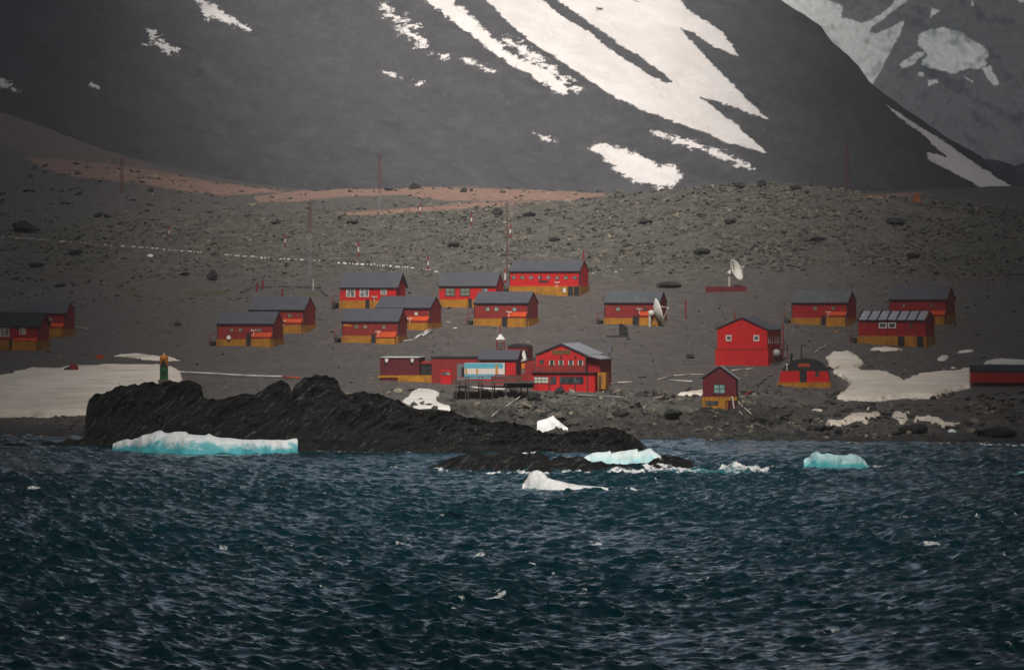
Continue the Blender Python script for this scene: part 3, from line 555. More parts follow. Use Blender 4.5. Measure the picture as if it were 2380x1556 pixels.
# ================================================================ LOFTED ROCKS AND ICE (own distance, depth and height)
def loft(name, top, base, thick, mat, label=None, cat=None, group=None, crest=0.42, pf=2.0, pb=1.6, amp=0.5, nsc=4.0, res=3.0, rows=46, sub=1.5, kind=None, seed=0.0, ridge=True, taper=0.06, dshift=0.0, basez=None, fsc=(1,1,1)):
    u0, u1 = top[0][0], top[-1][0]; n = max(24, int((u1-u0)/res)); u = np.linspace(u0, u1, n)
    tq = np.interp(u, [p[0] for p in top], [p[1] for p in top]); bq = np.interp(u, [p[0] for p in base], [p[1] for p in base])
    Yf = wY(bq) if basez is None else basez(u)
    if dshift: Yf = Yf+dshift
    e = np.clip(np.minimum(u-u0, u1-u)/((u1-u0)*taper), 0, 1); th = thick*(0.35+0.65*np.sqrt(e))
    Yc = Yf+th*crest; zc = zof(tq, Yc); zb = (-sub if basez is None else zof(bq, Yf)-sub)+0*u
    v = np.linspace(0, 1, rows)[:, None]; s = np.where(v < crest, v/crest, (1-v)/(1-crest)); p = np.where(v < crest, pf, pb)
    prof = (1-(1-s)**p)**(1/np.where(v < crest, 1.35, 1.1)); Z = zb[None]+(zc-zb)[None]*prof; Y = Yf[None]+th[None]*v; U = np.repeat(u[None], rows, 0); X = xof(u, Yf)[None]+0*v
    X = X+xof(u, Yc)[None]*0
    f = fsc
    if ridge:
        a_, b_ = (X*0.82+Z*0.57), (-X*0.57+Z*0.82)
        n1 = 0.62*ridged(a_/nsc/1.6+seed, Y/nsc, b_/nsc*1.5, 7, 0.68)+0.55*ridged(X/nsc*0.6+seed, Y/nsc, Z/nsc*0.8, 4, 0.5)+0.9*ridged(a_/nsc/3.2+seed*2, Y/nsc/2, b_/nsc*0.55, 3, 0.5); n2 = fbm(X/nsc/2.5, Y/nsc/2.5, Z/nsc/2.5+seed, 2)
    else:
        n1 = fbm(X/nsc+seed, Y/nsc, Z/nsc, 4, 0.45); n2 = fbm(X/nsc/2.5, Y/nsc/2.5+seed, 0*Z, 2)
    k = np.clip(prof*1.6, 0.25, 1)*(0.35+0.65*e)[None]
    Y = Y-(amp*n1+0.8*amp*n2)*k*np.where(v < crest+0.1, 1, 0.5); Z = Z+amp*0.38*n1*np.clip(prof, 0, 1)*(0.3+0.7*e)[None]; X = X+0.3*amp*n2*k
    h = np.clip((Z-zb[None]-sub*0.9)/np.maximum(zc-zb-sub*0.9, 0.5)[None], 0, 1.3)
    o = link(name, grid_mesh(name, X, Y, Z, {'h': h}), mat); return tag(o, label, cat, group, kind)
RP = (200, 1450, 1.5867)
ptop = conv(RP, [(212,480),(214,380),(216,300),(222,235),(250,210),(320,180),(395,150),(420,132),(500,135),(600,125),(700,122),(800,125),(900,118),(940,135),(950,165),(958,215),(1050,235),(1150,215),(1280,190),(1330,150),(1400,118),(1460,115),(1495,145),(1515,185),(1535,150),(1580,115),(1650,98),(1740,95),(1810,120),(1850,190),(1880,215),(2000,198),(2100,215),(2200,240),(2300,290)])+[(995,951),(1050,960),(1100,976),(1180,986),(1250,1000),(1300,1003),(1350,1000),(1400,998),(1450,1005),(1490,1020),(1506,1040)]
loft('rock_promontory', ptop, [(190,1033),(260,1037),(430,1044),(700,1049),(1000,1052),(1250,1054),(1450,1052),(1506,1046)], 17.0, M['sea_rock'], crest=0.45, pf=1.7, amp=1.45, nsc=4.6, res=1.3, rows=150, kind='structure', taper=0.015, seed=3.0)
loft('sea_rock', conv(RL, [(20,1508),(60,1496),(110,1500),(170,1498),(215,1512)]), [(0,1036),(120,1036)], 2.5, M['sea_rock'], 'smallest dark sea rock at the left edge of the water', 'rock', 'dark rocks standing in the sea', amp=0.25, nsc=1.5, res=1.0)
loft('sea_rock', conv(RL, [(290,1515),(330,1490),(380,1486),(430,1500),(520,1465),(580,1472),(640,1460),(700,1480)]), [(140,1037),(360,1038)], 4, M['sea_rock'], 'low dark sea rock at the foot of the black headland', 'rock', 'dark rocks standing in the sea', amp=0.4, nsc=2, res=1.0)
RI = (1400, 1500, 1.5867)
loft('rock_islet', conv(RI, [(480,588),(560,560),(620,535),(690,512),(780,495),(840,500),(900,488),(980,490),(1060,486),(1120,500),(1200,490),(1260,510),(1280,540),(1330,522),(1400,525),(1480,520),(1530,550),(1620,560),(1700,565),(1800,560),(1900,555),(1960,520),(1990,508),(2040,516),(2110,525),(2170,540),(2180,570)]),
     [(991,1091),(1130,1097),(1360,1098),(1500,1095),(1610,1091)], 11, M['sea_rock'], 'long low black islet with surf along its front and ice stranded on it', 'rock', 'dark rocks standing in the sea', amp=0.6, nsc=2.6, res=1.2, rows=70, crest=0.55, seed=8, sub=0.8)
# icebergs
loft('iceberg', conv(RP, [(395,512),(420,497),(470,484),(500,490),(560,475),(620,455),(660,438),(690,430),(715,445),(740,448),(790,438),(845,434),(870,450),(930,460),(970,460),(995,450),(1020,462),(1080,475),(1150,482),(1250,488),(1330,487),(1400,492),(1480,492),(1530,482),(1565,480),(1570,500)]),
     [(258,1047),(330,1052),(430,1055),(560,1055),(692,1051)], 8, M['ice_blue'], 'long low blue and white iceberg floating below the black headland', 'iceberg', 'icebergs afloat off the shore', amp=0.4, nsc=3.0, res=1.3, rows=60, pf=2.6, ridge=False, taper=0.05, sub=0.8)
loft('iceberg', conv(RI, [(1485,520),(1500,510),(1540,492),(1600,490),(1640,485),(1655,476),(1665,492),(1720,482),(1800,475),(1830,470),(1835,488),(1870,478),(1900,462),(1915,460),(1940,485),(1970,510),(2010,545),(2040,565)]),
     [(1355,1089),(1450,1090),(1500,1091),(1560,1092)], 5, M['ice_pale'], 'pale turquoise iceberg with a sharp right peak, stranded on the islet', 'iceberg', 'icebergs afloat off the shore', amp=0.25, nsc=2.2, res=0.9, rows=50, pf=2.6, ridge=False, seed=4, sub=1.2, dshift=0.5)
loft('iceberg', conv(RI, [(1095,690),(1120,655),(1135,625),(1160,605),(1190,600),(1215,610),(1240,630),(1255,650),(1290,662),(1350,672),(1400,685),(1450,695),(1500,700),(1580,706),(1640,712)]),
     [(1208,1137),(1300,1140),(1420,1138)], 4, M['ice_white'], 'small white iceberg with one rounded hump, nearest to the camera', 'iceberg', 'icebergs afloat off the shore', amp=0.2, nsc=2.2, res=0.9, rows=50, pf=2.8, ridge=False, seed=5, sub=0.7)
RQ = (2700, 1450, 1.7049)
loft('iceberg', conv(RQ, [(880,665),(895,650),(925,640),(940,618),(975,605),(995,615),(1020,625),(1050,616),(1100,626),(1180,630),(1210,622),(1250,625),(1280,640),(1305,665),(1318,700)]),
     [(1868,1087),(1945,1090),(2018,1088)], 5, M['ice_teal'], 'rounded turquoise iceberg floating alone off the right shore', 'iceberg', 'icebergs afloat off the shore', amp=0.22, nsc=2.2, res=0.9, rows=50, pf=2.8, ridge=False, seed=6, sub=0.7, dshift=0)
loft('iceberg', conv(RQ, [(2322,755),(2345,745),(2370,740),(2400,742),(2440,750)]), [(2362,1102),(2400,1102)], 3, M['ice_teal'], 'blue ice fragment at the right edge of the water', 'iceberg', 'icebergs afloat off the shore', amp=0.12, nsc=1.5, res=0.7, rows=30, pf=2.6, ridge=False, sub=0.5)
def groundY(u, q, off=0.0):
    P = hit(u, q); return P.y+off
def grounded_ice(top, base, thick, mat, label, name='stranded_ice', **kw):
    Yb = groundY((top[0][0]+top[-1][0])/2, base); return loft(name, top, [(top[0][0], base), (top[-1][0], base)], thick, mat, label, 'ice', 'blocks of ice stranded on the shore', ridge=False, basez=lambda u: Yb+0*u, sub=0.5, **kw)
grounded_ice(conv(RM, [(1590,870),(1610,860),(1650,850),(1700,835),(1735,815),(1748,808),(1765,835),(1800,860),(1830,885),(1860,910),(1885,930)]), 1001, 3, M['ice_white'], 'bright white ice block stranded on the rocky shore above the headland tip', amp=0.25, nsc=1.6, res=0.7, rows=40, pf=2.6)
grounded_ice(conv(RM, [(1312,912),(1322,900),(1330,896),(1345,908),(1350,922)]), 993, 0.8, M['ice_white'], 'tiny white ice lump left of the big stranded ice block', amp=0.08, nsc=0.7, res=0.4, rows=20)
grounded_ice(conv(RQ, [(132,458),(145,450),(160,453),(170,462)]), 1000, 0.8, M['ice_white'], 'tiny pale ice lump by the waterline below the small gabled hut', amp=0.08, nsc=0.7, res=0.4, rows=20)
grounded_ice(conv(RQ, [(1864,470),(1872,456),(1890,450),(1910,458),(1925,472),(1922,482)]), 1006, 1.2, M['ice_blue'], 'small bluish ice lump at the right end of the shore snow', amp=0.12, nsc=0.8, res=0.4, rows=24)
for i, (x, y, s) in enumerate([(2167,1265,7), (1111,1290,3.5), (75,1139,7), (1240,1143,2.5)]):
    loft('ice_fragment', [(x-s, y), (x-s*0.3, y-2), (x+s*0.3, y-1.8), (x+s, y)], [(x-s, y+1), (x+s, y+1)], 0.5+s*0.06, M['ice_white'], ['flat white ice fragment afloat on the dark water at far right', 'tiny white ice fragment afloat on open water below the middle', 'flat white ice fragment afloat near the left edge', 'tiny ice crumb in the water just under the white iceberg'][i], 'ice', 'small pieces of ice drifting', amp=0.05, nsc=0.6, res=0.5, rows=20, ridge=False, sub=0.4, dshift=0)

# ================================================================ BOULDERS AND RUBBLE
def rock_mesh(seed, sx, sy, sz, sub=3, rough=0.28, cuts=7):
    rng = np.random.default_rng(seed); bm = bmesh.new(); bmesh.ops.create_icosphere(bm, subdivisions=sub, radius=1.0)
    co = np.array([v.co[:] for v in bm.verts])
    for _ in range(cuts):
        n = rng.normal(size=3); n /= np.linalg.norm(n); d = rng.uniform(0.45, 0.8); e = np.maximum(co@n-d, 0); co -= e[:, None]*n*0.92
    co *= (1+rough*fbm(co[:, 0]*1.6+seed, co[:, 1]*1.6, co[:, 2]*1.6, 4))[:, None]; co *= np.array([sx, sy, sz])
    for v, c in zip(bm.verts, co): v.co = c
    me = bpy.data.meshes.new('boulder'); bm.to_mesh(me); bm.free(); return me
M['stone_pale'] = rockm('pale_stone', (0.10, 0.095, 0.085), (0.18, 0.165, 0.14), (0.34, 0.31, 0.27), (0.26, 0.20, 0.14), 3)
def boulder(xq, yq, wq, hq, label, seed, mat='boulder', Ymin=600.0, name='boulder', cat='boulder', group='separate boulders on the slopes', sink=0.12):
    P = hit(xq, yq, Ymin); m = P.y/FQ; w_, h_ = wq*m/2, hq*m/2
    me = rock_mesh(seed, w_*1.12, max(w_, h_)*0.9, h_*1.1); o = link(name, me, M[mat], None, (P.x, P.y, P.z+h_*(1-sink*2))); o.rotation_euler.z = 0
    return tag(o, label, cat, group)
B = [(963,439,26,20,'big dark boulder on the skyline of the reddish rise'), (1768,434,24,20,'squared boulder on the highest crest of the right hill'), (1720,437,30,14,'flat boulder left of the squared one on the hill crest'),
 (1846,441,26,12,'dark low boulder on the crest right of the squared boulder'), (1876,449,14,9,'small boulder at the right end of the hill crest blocks'), (494,651,27,27,'lone dark upright boulder on the plain left of the huts'),
 (62,540,62,30,'large black block on the left slope above the white stones'), (228,505,24,16,'round black boulder on the left plain, left one of a touching pair'), (249,506,20,11,'flatter black boulder, right one of a touching pair on the left plain'),
 (1057,574,32,14,'flat dark boulder on the slope above the middle huts'), (173,592,36,16,'low dark boulder just under the line of white stones'), (1455,676,0,0,None),
 (902,443,20,9,'low boulder beside the mast on the reddish rise'), (1078,447,16,12,'small dark boulder on the reddish rise right of the big one'), (1095,445,10,8,'smallest dark boulder on the right of the reddish rise'), (1155,500,26,18,'dark boulder beside the tall thin middle mast'),
 (1230,503,30,14,'dark flat boulder on the crest of the slope right of the middle mast'), (1555,668,52,15,'long low dark boulder on the slope above the middle right hut'), (1630,590,34,14,'dark boulder low on the right slope left of the dish'),
 (1900,560,40,12,'long dark boulder in the middle of the right slope'), (2120,600,36,14,'dark boulder on the right slope above the far right hut'), (1500,520,36,12,'dark boulder near the left shoulder of the right hill'), (80,620,46,12,'slab like boulder with a pale top on the left plain'),
 (140,666,30,10,'dark boulder above the left pair of huts'), (430,640,24,9,'low boulder left of the lone upright boulder'), (412,757,22,8,'dark boulder with snow beside it on the line behind the left huts'), (690,742,0,0,None),
 (2080,520,44,16,'dark boulder high on the right slope under the orange marker'), (1290,560,26,10,'small dark boulder above the long hall'), (1700,520,30,12,'dark boulder on the upper middle of the right hill'), (820,520,28,10,'dark boulder on the slope below the reddish rise'), (640,520,22,9,'small boulder on the slope between the left and middle masts'),
 (1260,905,0,0,None), (1240,930,34,20,'rounded grey boulder on the bank left of the big red clubhouse'), (1300,915,24,20,'grey rounded rock leaning on the front of the big red clubhouse'), (1610,870,0,0,None), (1605,832,26,10,'low heap like boulder left of the tall red house'),
 (1440,968,40,16,'dark outcrop on the shore bank in the middle'), (1560,975,46,20,'dark outcrop on the shore bank left of the small gabled hut'), (1760,985,40,16,'dark outcrop on the shore below the small gabled hut'), (1900,1000,60,16,'dark outcrop near the waterline under the right shore snow'), (2120,1005,70,22,'big dark outcrop on the shore under the middle shore snow'), (2320,1015,90,30,'black outcrop at the right end of the shore')]
for i, (x, y, a, b, lab) in enumerate(B):
    if lab: boulder(x, y, a, b, lab, 100+i, Ymin=(970 if (y < 450 and x < 1200) else 600))
boulder(1418, 975, 22, 17, 'cream coloured stone block on the shore bank in the middle', 301, 'stone_pale')
boulder(1290, 975, 44, 18, 'tan rock just behind the big stranded ice block', 302, 'stone_pale')
boulder(1393, 975, 5, 4, 'tiny white stone left of the cream coloured block', 303, 'stone_pale')
# countless rubble: one object
def rubble(spots, mat, name):
    ico = bmesh.new(); bmesh.ops.create_icosphere(ico, subdivisions=1, radius=1.0); bv = np.array([v.co[:] for v in ico.verts]); bf = np.array([[v.index for v in f.verts] for f in ico.faces]); ico.free()
    if name == 'rubble': pass
    n = len(spots); rng = np.random.default_rng(9); u, Y, s = spots.T; x = xof(u, Y); z = H(u, Y)
    V = bv[None]*rng.uniform(0.55, 1.25, (n, len(bv), 1)); sc = np.stack([s*rng.uniform(0.8, 1.7, n), s*rng.uniform(0.7, 1.3, n), s*rng.uniform(0.35, 0.85, n)], -1); V = V*sc[:, None]
    a = rng.uniform(0, 6.28, n); ca, sa = np.cos(a)[:, None], np.sin(a)[:, None]; tl = rng.normal(size=n)[:, None]*0.3
    X, Yv, Zv = V[..., 0]*ca-V[..., 1]*sa, V[..., 0]*sa+V[..., 1]*ca, V[..., 2]+V[..., 0]*tl
    co = np.stack([X+x[:, None], Yv+Y[:, None], Zv+(z+s*0.15)[:, None]], -1).reshape(-1, 3)
    F = (bf[None]+(np.arange(n)*len(bv))[:, None, None]).reshape(-1, 3); tone = np.repeat(rng.random(n), len(bv))
    o = link(name, raw_mesh(name, co, F, {'tone': tone}, smooth=False), mat); return tag(o, 'countless broken stones strewn over the slopes and the shore', 'rubble', None, 'stuff')
t = NT('rubble_stone'); c = t.ramp(t.attr('tone'), [(0.0, (0.03, 0.031, 0.033)), (0.4, (0.085, 0.085, 0.078)), (0.8, (0.17, 0.155, 0.125)), (1.0, (0.36, 0.31, 0.23))])
n = t.noise(3, 5, 0.7, t.coord()); t.color(t.mix(t.sm(n, 0.3, 0.7), t.mix(0.45, c, (0.01, 0.01, 0.01)), c)); t.rough(0.9, 0.2); t.bump(n, 0.6, 0.1); M['rubble'] = t.m
sp = []
def scat(n, u0, u1, y0, y1, s0, s1, dens=None, pw=2.5):
    u = RNG.uniform(u0, u1, n); Y = RNG.uniform(y0, y1, n); s = s0+(s1-s0)*RNG.random(n)**pw
    x = xof(u, Y); k = fbm(x/14, Y/14, 12, 3); keep = (k > -0.15+0.5*RNG.random(n)-0.25)
    if dens is not None: keep &= RNG.random(n) < dens(u, Y)
    sp.append(np.stack([u, Y, s], -1)[keep])
scat(42000, -40, 2420, 825, 950, 0.10, 0.6, lambda u, Y: sstep(815, 850, Y)*(0.35+0.65*sstep(900, 1500, u))*(1-0.0*u), 5)
scat(9000, -40, 1300, 800, 960, 0.10, 0.5, lambda u, Y: 0.5*sstep(860, 900, Y)+0.35, 4)
scat(9000, -40, 2420, 660, 830, 0.06, 0.4, lambda u, Y: 0.25+0.35*sstep(1500, 1900, u)+0.3*sstep(400, 100, u), 4)
scat(5000, 800, 2420, 608, 662, 0.10, 0.8, lambda u, Y: 0.8+0*u, 3.5)
scat(3000, -40, 1500, 970, 1300, 0.2, 1.2, lambda u, Y: 0.6+0*u, 5)
scat(700, -40, 200, 615, 652, 0.1, 0.35)
SPOTS = np.concatenate(sp)
rubble(SPOTS, M['rubble'], 'rubble')
lap('p3')
# ================================================================ BUILDINGS
class Site:
    """local frame on a building's front: x along the front, y into the building, z up; photo measures become metres at its distance"""
    def __init__(s, name, label, cat, xl, xr, yb, side=0.0, D=5.5, Y=None, group=None, theta=None, ymin=600.0):
        Y0 = hit(xr, yb, ymin).y if Y is None else Y
        s.Y0, s.m = Y0, Y0/FQ; s.zb = float(zof(yb, Y0)); s.yb = yb; x0 = float(xof(xr, Y0))
        if theta is None:
            lo, hi = -0.25, 0.9
            for _ in range(40):
                t = (lo+hi)/2; u = uof(x0+D*math.sin(t), Y0+D*math.cos(t))
                if u < xr+side: lo = t
                else: hi = t
            theta = (lo+hi)/2
        s.th = theta; lo, hi = 0.5, 200
        for _ in range(50):
            L = (lo+hi)/2
            if uof(x0-L*math.cos(theta), Y0+L*math.sin(theta)) > xl: lo = L
            else: hi = L
        s.L, s.D, s.xl, s.xr = L, D, xl, xr
        s.root = empty(name, (x0-L*math.cos(theta), Y0+L*math.sin(theta), s.zb), -theta); tag(s.root, label, cat, group)
    def X(s, xq): return (xq-s.xl)/(s.xr-s.xl)*s.L
    def Z(s, yq): return (s.yb-yq)*s.m
    def part(s, mb, name, mat, parent=None): return mb.build(name, M[mat] if isinstance(mat, str) else mat, parent or s.root)
    def window(s, xq, yq, wq, hq, frame='frame_dark', pane='pane', nx=1, ny=1, fw=0.07, y=0.0, parent=None):
        x, z, w_, h = s.X(xq), s.Z(yq), wq*s.m/2, hq*s.m/2; f = MB()
        f.box(x-w_, x+w_, y-0.07, y+0.04, z-h, z-h+fw); f.box(x-w_, x+w_, y-0.07, y+0.04, z+h-fw, z+h)
        f.box(x-w_, x-w_+fw, y-0.07, y+0.04, z-h+fw, z+h-fw); f.box(x+w_-fw, x+w_, y-0.07, y+0.04, z-h+fw, z+h-fw)
        for i in range(1, nx): xx = x-w_+2*w_*i/nx; f.box(xx-fw*0.4, xx+fw*0.4, y-0.065, y-0.035, z-h+fw, z+h-fw)
        for i in range(1, ny): zz = z-h+2*h*i/ny; f.box(x-w_+fw, x+w_-fw, y-0.062, y-0.036, zz-fw*0.35, zz+fw*0.35)
        fo = s.part(f, 'window', frame, parent); p = MB(); p.box(x-w_+fw, x+w_-fw, y-0.03, y+0.03, z-h+fw, z+h-fw); s.part(p, 'pane', pane, fo); return fo
    def door(s, x0, x1, y0, y1, mat='black', y=0.0, name='door'):
        d = MB(); d.box(s.X(x0), s.X(x1), y-0.05, y+0.05, s.Z(y1), s.Z(y0)); return s.part(d, name, mat)

G_H = 'red huts with grey roofs and ochre plinths'
def hut(label, xl, xr, side, eave, ridge, ptop, yb, wall='red', roof='roof', windows=(), door=None, porch=None, steps=True, vent=None, sign=None, D=5.6, ov=0.12, post=True, group=G_H, ymin=600, dish=None, name='hut'):
    s = Site(name, label, 'hut', xl, xr, yb, side, D, group=group, ymin=ymin); L, D = s.L, s.D; ze, zp = s.Z(eave), s.Z(ptop); zr = (s.yb-ridge)*(s.Y0+D/2)/FQ; s.ze, s.zr, s.zp = ze, zr, zp
    w_ = MB(); w_.prism([(0, zp), (D, zp), (D, ze), (D/2, zr), (0, ze)], 0, L, 'x'); s.part(w_, 'wall', wall)
    p = MB(); p.box(-0.14, L+0.14, -0.14, D+0.14, -2.6, zp-0.003); s.part(p, 'plinth', 'yellow')
    k = (zr-ze)/(D/2); t = 0.10; r = MB(); a = 0.004
    r.prism([(-0.25, ze-0.25*k+a), (D/2, zr+a), (D+0.25, ze-0.25*k+a), (D+0.25, ze-0.25*k+t), (D/2, zr+t), (-0.25, ze-0.25*k+t)], -0.12, L+ov, 'x'); ro = s.part(r, 'roof', roof)
    tr = MB(); tr.box(-0.12, L+ov, -0.31, -0.252, ze-0.25*k-0.09, ze-0.25*k+0.09); s.part(tr, 'gutter', 'navy')
    if post:
        c = MB(); c.box(L-0.11, L+0.05, -0.16, -0.002, -0.9, ze-0.3); s.part(c, 'corner_post', 'navy'); c = MB(); c.box(-0.05, 0.06, -0.12, -0.002, zp, ze-0.1); s.part(c, 'corner_post', 'navy')
    for wd in windows: s.window(*wd)
    if door: s.door(door[0], door[1], door[2], yb+8, 'black', y=-0.19)
    if porch:
        x0, x1, yt, ym, yc = porch      # roof top, roof edge, wall bottom (start of the ochre base)
        X0, X1 = s.X(x0), s.X(x1); zt, zm, zc = s.Z(yt), s.Z(ym), s.Z(yc); d = 0.9
        b = MB(); b.box(X0, X1-0.02, -d, -0.145, -2.6, zc); s.part(b, 'porch_base', 'yellow')
        b = MB(); b.prism([(-d, zc+0.003), (-0.004, zc+0.003), (-0.004, zt-0.08), (-d, zm-0.05)], X0+0.03, X1-0.05, 'x'); s.part(b, 'porch_wall', 'red')
        b = MB(); b.prism([(-d-0.1, zm-0.04), (-0.006, zt-0.06), (-0.006, zt+0.02), (-d-0.1, zm+0.04)], X0-0.03, X1, 'x'); s.part(b, 'porch_roof', 'orange')
    if steps:
        b = MB(); h = max(zp, 0.9); b.box(-1.55, -0.15, 0.3, 1.5, h-0.08, h)
        for i in range(5): b.box(-1.5+0.24*i, -1.25+0.24*i, -0.5, 0.28, h*0.15*(i)+0.05, h*0.15*i+0.13)
        for x in (-1.5, -0.25):
            for y in (0.32, 1.45): b.tube((x, y, -1.2), (x, y, h-0.08), 0.06)
        b.box(-1.5, -0.2, 0.36, 1.4, -0.8, h-0.35); st = s.part(b, 'entrance_steps', 'dark')
        b = MB(); b.path([(-1.62, -0.5, h*0.4), (-1.35, 0.3, h+0.95), (-0.2, 0.3, h+0.98)], 0.045); b.tube((-1.35, 0.3, h-0.1), (-1.35, 0.3, h+0.95), 0.045); s.part(b, 'handrail', 'mast_red', st)
    if vent:
        vx, vy = s.X(vent[0]), s.Z(vent[1]); b = MB(); b.tube((vx, -1.05 if porch else -0.22, vy-0.95), (vx, -1.05 if porch else -0.22, vy+0.1), 0.055); yv = -1.05 if porch else -0.22
        b.tube((vx-0.42, yv, vy), (vx+0.42, yv, vy), 0.055); b.tube((vx-0.42, yv, vy-0.16), (vx-0.42, yv, vy+0.2), 0.06); b.tube((vx+0.42, yv, vy-0.14), (vx+0.42, yv, vy+0.14), 0.06); s.part(b, 'vent_pipe', 'white')
    if sign:
        b = MB(); x, z = s.X(sign[0]), s.Z(sign[1]); b.box(x-0.22, x+0.22, -0.05, 0.01, z-0.25, z+0.25); s.part(b, 'number_plate', 'wood')
    if dish:
        b = MB(); x, z = s.X(dish[0]), s.Z(dish[1]); pr = [(0.02, 0.0), (0.2, 0.03), (0.34, 0.1), (0.38, 0.16)]
        b.lathe([(r_, 0) for r_, _ in pr][:1]+pr, (0, 0, 0), 14); o = s.part(b, 'wall_dish', 'white'); o.location = (x, -0.35, z); o.rotation_euler = (R(75), 0, R(25))
    return s
WT, WD = 'white', 'frame_red'
def q4(r, x, y): return conv(r, [(x, y)])[0]
R8A = (800, 1000, 2.593); R8B = (1300, 1000, 3.112); R8C = (1700, 980, 2.992); R8D = (2350, 1000, 3.111)
def ws(r, lst, w_, h, frame, pane, nx=1, ny=1, fw=0.07): return [(*q4(r, x, y), w_, h, frame, pane, nx, ny, fw) for x, y in lst]
hut('red hut lowest on the left with a small white dish on its front', 505, 635.6, 22.4, 750.7, 725.6, 788, 806, windows=ws(R8A, [(327,828),(420,828),(617,828)], 9.8, 9.8, WD, 'pane_pale'), door=(621*0+q4(R8A,487,0)[0], q4(R8A,541,0)[0], 774), porch=(q4(R8A,543,0)[0], q4(R8A,754,0)[0], 773, 782.5, 787), vent=q4(R8A,575,830), sign=q4(R8A,196,796), dish=q4(R8A,303,908))
hut('red hut behind and right of the leftmost middle hut, its ridge touching the mossy strip', 579.6, 707, 26, 718, 690.4, 755.4, 773, windows=ws(R8A, [(933,680)], 9.5, 9.8, WD, 'pane_pale'), porch=(q4(R8A,868,0)[0], q4(R8A,1070,0)[0], 740.5, 749.5, 755), vent=q4(R8A,887,735), steps=False)
hut('bright red hut with three white framed windows, farthest of the left middle group', 790, 920.6, 22, 666, 634, 698, 717, wall='red_bright', windows=ws(R8B, [(322,528),(490,528)], 22.5, 20, WT, 'pane_curtain', 2, 1, 0.12)+ws(R8B, [(732,515)], 14, 14, WT, 'pane_curtain', 2, 1, 0.11), door=(q4(R8B,508,0)[0], q4(R8B,554,0)[0], 695), sign=q4(R8B,208,505), ov=0.45, post=False, vent=q4(R8B,618,580))
hut('dull red hut with one pale window, half hidden behind the hut with the yellow emblem', 875, 1000, 25.5, 713.6, 689, 750.5, 766, windows=ws(R8B, [(1137,790)], 9.8, 9.5, WD, 'pane_blind'), door=(q4(R8B,1014,0)[0], q4(R8B,1047,0)[0], 742), porch=(q4(R8B,1048,0)[0], q4(R8B,1300,0)[0], 735, 745, 750), vent=q4(R8B,1082,850), steps=False)
sE = hut('dull red hut at the front of the middle group with a yellow emblem', 795.5, 926, 19, 745, 718, 780, 798, windows=ws(R8B, [(388,953),(503,953),(733,957)], 9.8, 9.8, WD, 'pane_pale'), door=(q4(R8B,582,0)[0], q4(R8B,646,0)[0], 776), porch=(q4(R8B,648,0)[0], q4(R8B,893,0)[0], 771, 783, 786), vent=q4(R8B,682,1012), sign=q4(R8B,236,915))
b = MB(); x, z = sE.X(799), sE.Z(755.5); b.prism([(x-0.1, z-0.15), (x+1.4, z-0.2), (x+1.5, z+0.05), (x+0.7, z+0.1), (x+0.2, z+0.35)], -0.045, 0.01, 'y'); sE.part(b, 'emblem', 'amber')
hut('bright red hut with two dark gridded windows beside the long hall', 1020.4, 1153, 17, 662.6, 634.5, 696, 718, wall='red_bright', windows=ws(R8C, [(302,560),(480,560)], 24, 20, 'frame_dark', 'pane_pale', 2, 2, 0.12)+ws(R8C, [(717,537)], 15.5, 10, 'frame_dark', 'pane_curtain', 2, 1, 0.08), door=(q4(R8C,520,0)[0], q4(R8C,563,0)[0], 693), sign=q4(R8C,192,527), post=False)
hut('dull red hut with three pale windows in front of the long hall', 1102.4, 1227.6, 22.4, 702.5, 678.8, 740, 759, windows=ws(R8C, [(750,765),(857,765),(1072,768)], 10, 9.8, WD, 'pane_turq'), door=(q4(R8C,928,0)[0], q4(R8C,990,0)[0], 736), porch=(q4(R8C,1004,0)[0], q4(R8C,1225,0)[0], 725, 735, 739.5), vent=q4(R8C,1026,797), sign=q4(R8C,612,722))
# the long hall
s = hut('long bright red hall with eight windows and a red stub mast on its right gable', 1185, 1347, 20.5, 628.6, 605, 664.5, 688, wall='red_bright', D=6.2, steps=True, sign=q4(R8C,1063,322), group=None, name='long_hall',
    windows=ws(R8C, [(1063,385),(1167,385),(1585,388),(1688,388)], 9.8, 9.5, WD, 'pane_pale')+ws(R8C, [(1270,385),(1378,385),(1480,385),(1795,388)], 9.8, 9.5, WD, 'pane_curtain', 2, 1), vent=q4(R8C,1583,445)); s.root['category'] = 'hall'
b = MB(); x, z = s.X(q4(R8C,1420,0)[0]), s.Z(q4(R8C,0,436)[1]); b.box(x-0.9, x+0.9, -0.06, 0.01, z-0.2, z+0.2); s.part(b, 'name_board', 'dark')
b = MB(); b.box(s.X(q4(R8C,1712,0)[0]), s.X(q4(R8C,1776,0)[0]), -0.2, -0.1, -1.5, s.zp-0.05); s.part(b, 'door', 'black'); b = MB(); b.box(s.X(q4(R8C,1784,0)[0]), s.X(q4(R8C,1846,0)[0]), -0.2, -0.1, -1.5, s.zp-0.05); s.part(b, 'door', 'black')
b = MB(); x, z = s.X(q4(R8C,1672,0)[0]), s.Z(q4(R8C,0,540)[1]); b.box(x-0.3, x+0.3, -0.2, -0.145, z-0.4, z+0.4); s.part(b, 'notice_plate', 'white')
b = MB(); b.tube((s.L-0.1, s.D/2, s.zr), (s.L-0.1, s.D/2, s.zr+1.9), 0.16); s.part(b, 'flue', 'mast_red')
